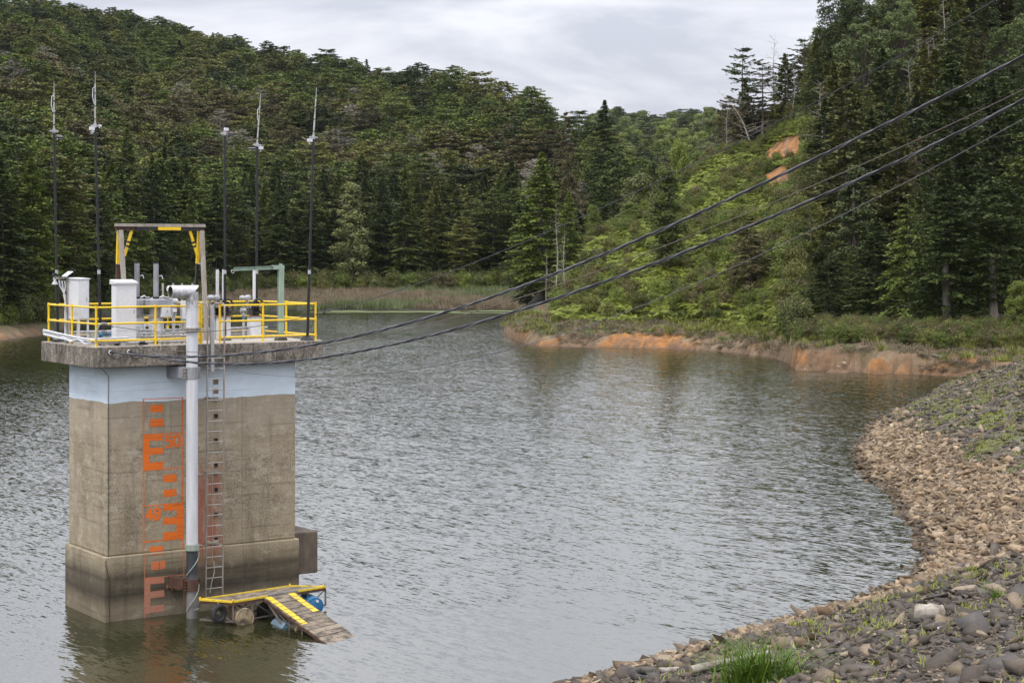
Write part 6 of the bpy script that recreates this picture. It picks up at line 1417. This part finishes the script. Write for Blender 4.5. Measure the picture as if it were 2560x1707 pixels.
# ---------------------------------------------------------------- instanced cover (what nobody could count)
def proto_coll(name, items):
    """items: list of lists of meshes; each becomes one hidden-from-scene prototype"""
    col = bpy.data.collections.new(name); out = []
    for i, ms in enumerate(items):
        if len(ms) == 1: me = ms[0]
        else:
            bm = bmesh.new(); mats = []; 
            for k, q in enumerate(ms):
                nf = len(bm.faces); bm.from_mesh(q); bm.faces.ensure_lookup_table()
                for f in bm.faces[nf:]: f.material_index = k
                mats.append(q.materials[0])
            me = bpy.data.meshes.new(name + '_shape'); bm.to_mesh(me); bm.free()
            for q in mats: me.materials.append(q)
        o = bpy.data.objects.new('%s_shape_%03d' % (name, i), me); col.objects.link(o)
    return col
def cover(name, col, P, scale, idx, label, cat, rng=rngv, tilt=0.0, sxy=None):
    n = len(P); me = bpy.data.meshes.new(name); me.vertices.add(n); me.vertices.foreach_set('co', np.asarray(P, np.float32).ravel())
    rot = np.stack([rng.normal(0, tilt, n) if tilt else np.zeros(n), rng.normal(0, tilt, n) if tilt else np.zeros(n), rng.uniform(0, 6.283, n)], 1)
    a = me.attributes.new('rot', 'FLOAT_VECTOR', 'POINT'); a.data.foreach_set('vector', rot.astype(np.float32).ravel())
    sc = np.repeat(np.asarray(scale, float)[:, None], 3, 1) * (np.ones((1, 3)) if sxy is None else np.asarray(sxy))
    a = me.attributes.new('scl', 'FLOAT_VECTOR', 'POINT'); a.data.foreach_set('vector', sc.astype(np.float32).ravel())
    a = me.attributes.new('idx', 'INT', 'POINT'); a.data.foreach_set('value', np.asarray(idx, np.int32)); me.update()
    ng = bpy.data.node_groups.new(name, 'GeometryNodeTree'); ng.interface.new_socket('Geometry', in_out='INPUT', socket_type='NodeSocketGeometry'); ng.interface.new_socket('Geometry', in_out='OUTPUT', socket_type='NodeSocketGeometry')
    N_ = ng.nodes; gi, go_ = N_.new('NodeGroupInput'), N_.new('NodeGroupOutput'); ci = N_.new('GeometryNodeCollectionInfo'); ip = N_.new('GeometryNodeInstanceOnPoints')
    ci.inputs['Collection'].default_value = col; ci.inputs['Separate Children'].default_value = True; ci.inputs['Reset Children'].default_value = True; ip.inputs['Pick Instance'].default_value = True
    def at_(nm, ty): q = N_.new('GeometryNodeInputNamedAttribute'); q.data_type = ty; q.inputs['Name'].default_value = nm; return [s_ for s_ in q.outputs if s_.enabled][0]
    ng.links.new(gi.outputs[0], ip.inputs['Points']); ng.links.new(ci.outputs[0], ip.inputs['Instance']); ng.links.new(at_('idx', 'INT'), ip.inputs['Instance Index'])
    ng.links.new(at_('rot', 'FLOAT_VECTOR'), ip.inputs['Rotation']); ng.links.new(at_('scl', 'FLOAT_VECTOR'), ip.inputs['Scale']); ng.links.new(ip.outputs[0], go_.inputs[0])
    o = link(bpy.data.objects.new(name, me)); md = o.modifiers.new('cover', 'NODES'); md.node_group = ng
    return tag(o, label, cat, None, 'stuff')
keys = []; items = []
for k, (h, r, cr, tk) in KINDS.items():
    for j, c_ in enumerate(cr): keys.append((k, j)); items.append([c_, tk])
wood_col = proto_coll('wood', items)
def forest(sel, name, label):
    P, sc, ix = [], [], []
    for i in sel:
        x, y, kind, var, h, _, _, _ = allt[i]; P.append((x, y, zt_all[i] - .4)); q_ = h / KINDS[kind][0]; w_ = q_ * rngv.uniform(0.95, 1.35); sc.append((w_, w_, q_)); ix.append(keys.index((kind, var % len(KINDS[kind][2]))))
    cover(name, wood_col, P, np.ones(len(P)), ix, label, 'wood', sxy=sc)
rest_i = [i for i in range(len(allt)) if i not in indiv]
forest(rest_i, 'woods', 'dense mixed conifer wood covering the hills behind the lake')

# understorey hides the ground below the trees
def clump_mesh(seed, n, h, w, spread, lean, mat, seg=3):
    rng = np.random.default_rng(seed); P = np.zeros((n, 3)); P[:, :2] = rng.normal(0, spread, (n, 2)); V_, F_, v_ = blades(P, h, w, lean, seg, rng); return npmesh('blades', V_, F_, L[mat], attrs={'v': v_})
def fern_mesh(seed, mat, n=13, l=1.25):
    rng = np.random.default_rng(seed); Vs, Fs, vs = [], [], []; b = 0
    for i in range(n):
        a = rng.uniform(0, 6.283); d = np.array([math.cos(a), math.sin(a), 0]); s_ = np.array([-d[1], d[0], 0]); ll = l * rng.uniform(.6, 1.15); up = rng.uniform(.5, 1.0); k_ = 9; v = rng.uniform(0, 1)
        prev = None
        for k in range(k_ + 1):
            t = k / k_; p = d * ll * t * .85 + np.array([0, 0, ll * (up * t * 1.1 - 1.05 * up * t * t * 1.05) + .08]); w = ll * .20 * math.sin(math.pi * min(1, .12 + t * .95)) ** .8
            if prev is not None:
                q, wq = prev
                for sg in (-1, 1):   # pinnae: separate slim leaflets on both sides
                    c = (p + q) / 2; out = s_ * sg * (w + wq) / 2 + d * .06 * ll * (1 - t) + np.array([0, 0, -.25 * (w + wq) / 2]); Vs += [q, q + (p - q) * .62, c + out, q + (p - q) * .35 + out * .55]; Fs.append([b, b + 1, b + 2, b + 3]); vs += [v] * 4; b += 4
            prev = (p, w)
    return npmesh('fronds', np.array(Vs), np.array(Fs), L[mat], attrs={'v': vs})
fern_col = proto_coll('fern', [[fern_mesh(1, 'fern')], [fern_mesh(2, 'fern')], [fern_mesh(3, 'fern_dark')], [fern_mesh(4, 'fern', 9, 1.0)], [KINDS['shrub'][2][2]], [KINDS['shrub'][2][3]], [KINDS['shrub'][2][1]], [KINDS['shrub'][2][4]]])
def pts_on(n, Y0, Y1, p0, p1, test, rng=rngv):
    Y = np.sqrt(rng.uniform(Y0 ** 2, Y1 ** 2, n)); px = rng.uniform(p0, p1, n); X = (px - CX) / F * Y; ok = test(X, Y, px); X, Y = X[ok], Y[ok]; return np.stack([X, Y, land(X, Y)], 1)
cutp = [(at(1972, 455, Y=281), 4.8, 11.0), (at(1945, 505, Y=262), 2.3, 9), (at(1912, 570, Y=240), 1.3, 5)]
def fern_test(X, Y, px):
    t = Y - shoreY(px); ok = (px > 1385) & (t > 11 + 3 * fbm(X * .2, Y * .2, 5, 2)) & (px < FERN_EDGE(Y) + 25) & (Y < tab(px, CRX, CRY) + 16)
    for c, a, b in cutp: ok &= ((X - c.x) / a) ** 2 + ((Y - c.y) / b) ** 2 > 1 + rngv.normal(0, .25, len(X))
    return ok
P = pts_on(15000, 190, 322, 1385, 2060, fern_test)
q = fbm(P[:, 0] * .12, P[:, 1] * .12, 91, 3); r = rngv.uniform(0, 1, len(P)); idx = np.where(q + rngv.normal(0, .15, len(P)) > .40, np.where(r < .5, 0, np.where(r < .85, 1, 3)), np.where(r < .35, 2, np.where(r < .55, 0, np.where(r < .70, 4, np.where(r < .80, 5, np.where(r < .92, 6, 7))))))
scl = np.where(idx < 4, rngv.uniform(.9, 1.7, len(P)), rngv.uniform(.28, .62, len(P)))
cover('ferns', fern_col, P, scl, idx, 'yellow-green ferns and low scrub covering the right-hand slope', 'ferns', tilt=.18)
# knoll hump of ferns beside the orange cut, valley-side scrub
def scrub_test(X, Y, px): t = Y - shoreY(px); return ((px > 1790) & (t > 15) & ((Y > 205) | (px < 2000)) & (px > FERN_EDGE(Y) - 30)) | ((px > 1380) & (px < 1810) & (Y > tab(px, CRX, CRY) + 4) & (Y < 356) & (land(X, Y) > 1))
P = pts_on(9000, 165, 356, 1380, 2760, scrub_test)
P2_ = pts_on(2600, 160, 205, 1940, 2760, lambda X, Y, px: (Y - shoreY(px) > 7.5) & (Y - shoreY(px) < 24)); lowscrub = proto_coll('low_scrub', [[KINDS['shrub'][2][j]] for j in (2, 3, 4)])
cover('low_scrub', lowscrub, P2_, rngv.uniform(.14, .40, len(P2_)), rngv.choice([0, 1, 2], len(P2_), p=[.3, .4, .3]), 'low brown and olive scrub at the foot of the dark conifer stand', 'scrub', tilt=.15)
scrub_col = proto_coll('scrub', [[KINDS['shrub'][2][j]] for j in range(5)])
cover('undergrowth', scrub_col, P, rngv.uniform(.4, .9, len(P)), rngv.choice([0, 1, 2, 3, 4, 4, 2], len(P)), 'dark mixed undergrowth below the trees of the right-hand slope', 'undergrowth', tilt=.1)
def scrub2(X, Y, px): return (px < 1420) & (Y > tab(px, [-900, 0, 110, 300, 500, 650, 1240, 3400], [200, 226, 242, 308, 356, 388, 393, 380])) & (Y < YMT(px) + 60) & (land(X, Y) > 1.4) & ~((px > 1200) & (Y < 340))
P = pts_on(9000, 200, 470, -100, 1420, scrub2)
cover('far_undergrowth', scrub_col, P, rngv.uniform(.45, 1.1, len(P)), rngv.choice([0, 1, 2, 3, 4, 4, 4], len(P)), 'low green scrub at the foot of the wood on the far shore', 'undergrowth', tilt=.1)
# grasses of the right bank
grass_col = proto_coll('bank_grass', [[clump_mesh(31, 46, .55, .045, .28, .6, 'grass')], [clump_mesh(32, 46, .50, .045, .30, .9, 'dry')], [clump_mesh(33, 46, .7, .05, .25, .5, 'grass')], [clump_mesh(34, 40, .30, .04, .35, 1.3, 'dry')]])
def bankg(X, Y, px): t = Y - shoreY(px); return (px > 1262) & (px < 2760) & (t > 1.6 + 2.4 * fbm(X * .3, Y * .3, 45, 2)) & (t < np.where(px > 1960, 10, 20)) & (Y < 262)
P = pts_on(16000, 150, 262, 1262, 2760, bankg); px = CX + F * P[:, 0] / P[:, 1]; t = P[:, 1] - shoreY(px)
greenp = np.clip((t - 4) / 4, 0, 1) * np.exp(-((px - 1880) / 170) ** 2) * 1.0 + .13 + .25 * np.exp(-((px - 1300) / 60) ** 2) + .2 * np.clip((px - 2380) / 100, 0, 1)
gi_ = rngv.uniform(0, 1, len(P)) < greenp; idx = np.where(gi_, rngv.choice([0, 2], len(P)), rngv.choice([1, 3], len(P)))
cover('bank_grass', grass_col, P, rngv.uniform(.6, 1.3, len(P)), idx, 'green and straw-coloured grass along the top of the orange bank', 'grass', tilt=.15)
# straw mats hanging on the low bank
def mats_(X, Y, px): t = Y - shoreY(px); return (t > .8) & (t < 3.2) & (((px > 1390) & (px < 1500)) | ((px > 1735) & (px < 1960)) | ((px > 2300) & (px < 2480)))
P = pts_on(30000, 150, 215, 1385, 2480, mats_)
cover('straw', grass_col, P, rngv.uniform(.5, .9, len(P)), np.full(len(P), 3), 'pale straw and dead roots lying on the low clay bank', 'straw', tilt=.3)
# marsh reeds
reed_col = proto_coll('reed', [[clump_mesh(41, 60, 1.25, .07, .45, .3, 'reed')], [clump_mesh(42, 60, 1.0, .07, .5, .45, 'reed')], [clump_mesh(43, 60, 1.5, .08, .45, .18, 'reed_green')], [clump_mesh(44, 50, .9, .08, .6, .5, 'reed_green')]])
def marsh(X, Y, px):
    ys = tab(px, [-900, 0, 110, 300, 650, 900, 1240, 3400], [190, 219, 234, 300, 331, 333, 333, 333]); return (px > 120) & (px < 1420) & (Y > ys + 1) & (Y < YMT(px) + 2) & ~((px > 1262) & (Y < 325)) & (land(X, Y) > .1)
P = pts_on(14000, 300, 412, 120, 1420, marsh); P = P[fbm(P[:, 0] * .15, P[:, 1] * .10, 27, 3) > .36]; px = CX + F * P[:, 0] / P[:, 1]; q = fbm(P[:, 0] * .04, P[:, 1] * .06, 15, 3) + np.clip((P[:, 1] - 362) / 60, 0, .5) * np.clip((px - 850) / 250, 0.4, 1)
idx = np.where(q > .62, rngv.choice([2, 3], len(P)), rngv.choice([0, 1], len(P)))
cover('reeds', reed_col, P, rngv.uniform(.7, 1.25, len(P)), idx, 'brown and green reed bed at the far end of the lake', 'reeds', tilt=.08)
# floating weed in front of the reeds
al = MB(); rr = random.Random(8)
for k in range(16):
    px = rr.uniform(800, 1330) if k > 5 else rr.uniform(805, 1060); Y = rr.uniform(318, 331); X = (px - CX) / F * Y; w_, h_ = rr.uniform(3, 9), rr.uniform(1.2, 3.2); n_ = 18
    al.add([(X + math.cos(2 * math.pi * i / n_) * w_ * rr.uniform(.7, 1.1), Y + math.sin(2 * math.pi * i / n_) * h_ * rr.uniform(.6, 1.1), .012 + .004 * k) for i in range(n_)], [tuple(range(n_))])
tag(al.build('floating_weed', M['algae']), 'flat green weed mats floating before the reed bed', 'water weed', None, 'stuff')
# drift and pale stones on the clay bank
def on_land(px, py, y0=140, y1=240):
    Y = np.arange(y0, y1, .25); X = (px - CX) / F * Y; k = np.nonzero(HC - (py - YH) / F * Y <= land(X, Y))[0]; k = k[0] if len(k) else 0; return Vector((X[k], Y[k], float(land(X[k:k + 1], Y[k:k + 1])[0])))
p = on_land(2352, 903); m = MB(); m.tube([p + Vector((-.7, .2, .42)), p + Vector((0, 0, .22)), p + Vector((.55, -.1, .08))], [.13, .12, .08], 8)
tag(m.build('driftwood', L['bark_mid'], None, True), 'short dark driftwood log lying at the right end of the far clay bank', 'log')
for k, (px_, py_, s_, lb) in enumerate(((2111, 909, .20, 'pale flat stone leaning on the orange bank, upper of two'), (2097, 918, .16, 'pale stone below the leaning one on the orange bank'), (2014, 926, .18, 'pale flat stone at the water near the orange bank nose'), (2304, 927, .16, 'pale stone at the water right of the orange bank'))):
    p = on_land(px_, py_); pv, pf = SP[k * 3]; o = link(bpy.data.objects.new('pale_stone', npmesh('pale_stone', pv, pf, M['stone'], cols=np.tile([.5, .42, .32], (len(pv), 1))))); o.location = p + Vector((0, -.1, s_ * .3)); o.scale = (s_ * 1.3,) * 3; o.rotation_euler = (.3, .2, k); tag(o, lb, 'stone')
# lush grass clump in the foreground
p = on_dam(1880, 1722); rngc = np.random.default_rng(5); n_ = 420; P = np.zeros((n_, 3)); P[:, :2] = rngc.normal(0, 1, (n_, 2)) * [.26, .16]; P[:, 0] += np.where(rngc.uniform(0, 1, n_) < .25, .40, 0)
e = thing('grass_clump', 'lush bright green grass clump at the bottom edge of the photo', 'grass clump', tuple(p), world=True)
V_, F_, v_ = blades(P, .80, .032, .62, 6, rngc); V_ += np.array([p.x, p.y, p.z]) - np.array(BASE[e.name]); o = link(bpy.data.objects.new('blades', npmesh('blades', V_, F_, L['clump'], attrs={'v': v_}))); o.parent = e
for px_, py_, h_, lb in ((2490, 1497, .28, 'small green grass tuft on pale stones near the right edge'), (2467, 1474, .22, 'tiny grass tuft above the other one on pale stones')):
    p = on_dam(px_, py_); P = rngc.normal(0, .05, (40, 3)) * [1, 1, 0]; V_, F_, v_ = blades(P, h_, .018, .6, 3, rngc); o = link(bpy.data.objects.new('grass_tuft', npmesh('grass_tuft', V_, F_, L['clump'], attrs={'v': v_}))); o.location = p; tag(o, lb, 'grass tuft')
# little bare saplings where the dam meets the bank, stakes in the orange cut, drift on the clay bank
for k, (px_, Y_, pt) in enumerate(((2452, 150, 862), (2475, 149, 848), (2488, 148.5, 852))):
    X = (px_ - CX) / F * Y_; z_ = max(float(land(np.array([X]), np.array([Y_]))[0]), float(dam(np.array([X]), np.array([Y_]))[0])); top = HC - (pt - YH) / F * Y_
    w_, t_ = dead_tree(60 + k, top - z_, .5, 9, 2, up=1.0, base=.3, r0=.03); w_.v += []; b0 = len(w_.v); w_.v += t_.v; w_.f += [tuple(i + b0 for i in f) for f in t_.f]
    o = link(bpy.data.objects.new('sapling', woodmesh(w_, 'sapling', L['bark']))); o.location = (X, Y_, z_ - .05)
    tag(o, ('leftmost', 'middle', 'rightmost')[k] + ' of three bare saplings where the dam meets the far bank', 'sapling', 'bare saplings')
for k, (px_, y0, y1) in enumerate(((1966, 478, 444), (1989, 466, 441), (1936, 468, 452))):
    Y_ = 281 - k * 2.; X = (px_ - CX) / F * Y_; z_ = float(land(np.array([X]), np.array([Y_]))[0]); m = MB(); m.tube([(X, Y_, z_ - .3), (X + .05, Y_, z_ + (y0 - y1) / F * Y_)], .07, 6)
    tag(m.build('stake', L['bark_pale']), ('tallest', 'rightmost', 'leftmost')[k] + ' pale wooden stake in the orange cut on the slope', 'stake', 'stakes in the orange cut')

# ---------------------------------------------------------------- air
hz = MB(); hz.box((-1100, -90, -6), (1100, 2100, 215)); ho = hz.build('haze', bpy.data.materials.new('thin_air')); ho.data.materials[0].use_nodes = True
ht = ho.data.materials[0].node_tree; ht.nodes.remove(ht.nodes['Principled BSDF']); hv = ht.nodes.new('ShaderNodeVolumePrincipled')
hv.inputs['Color'].default_value = (0.86, 0.92, 1.0, 1); hv.inputs['Density'].default_value = 0.000022; hv.inputs['Anisotropy'].default_value = 0.2
ht.links.new(hv.outputs[0], ht.nodes['Material Output'].inputs['Volume']); tag(ho, 'thin pale haze in the air over the lake and hills', 'haze', None, 'stuff')
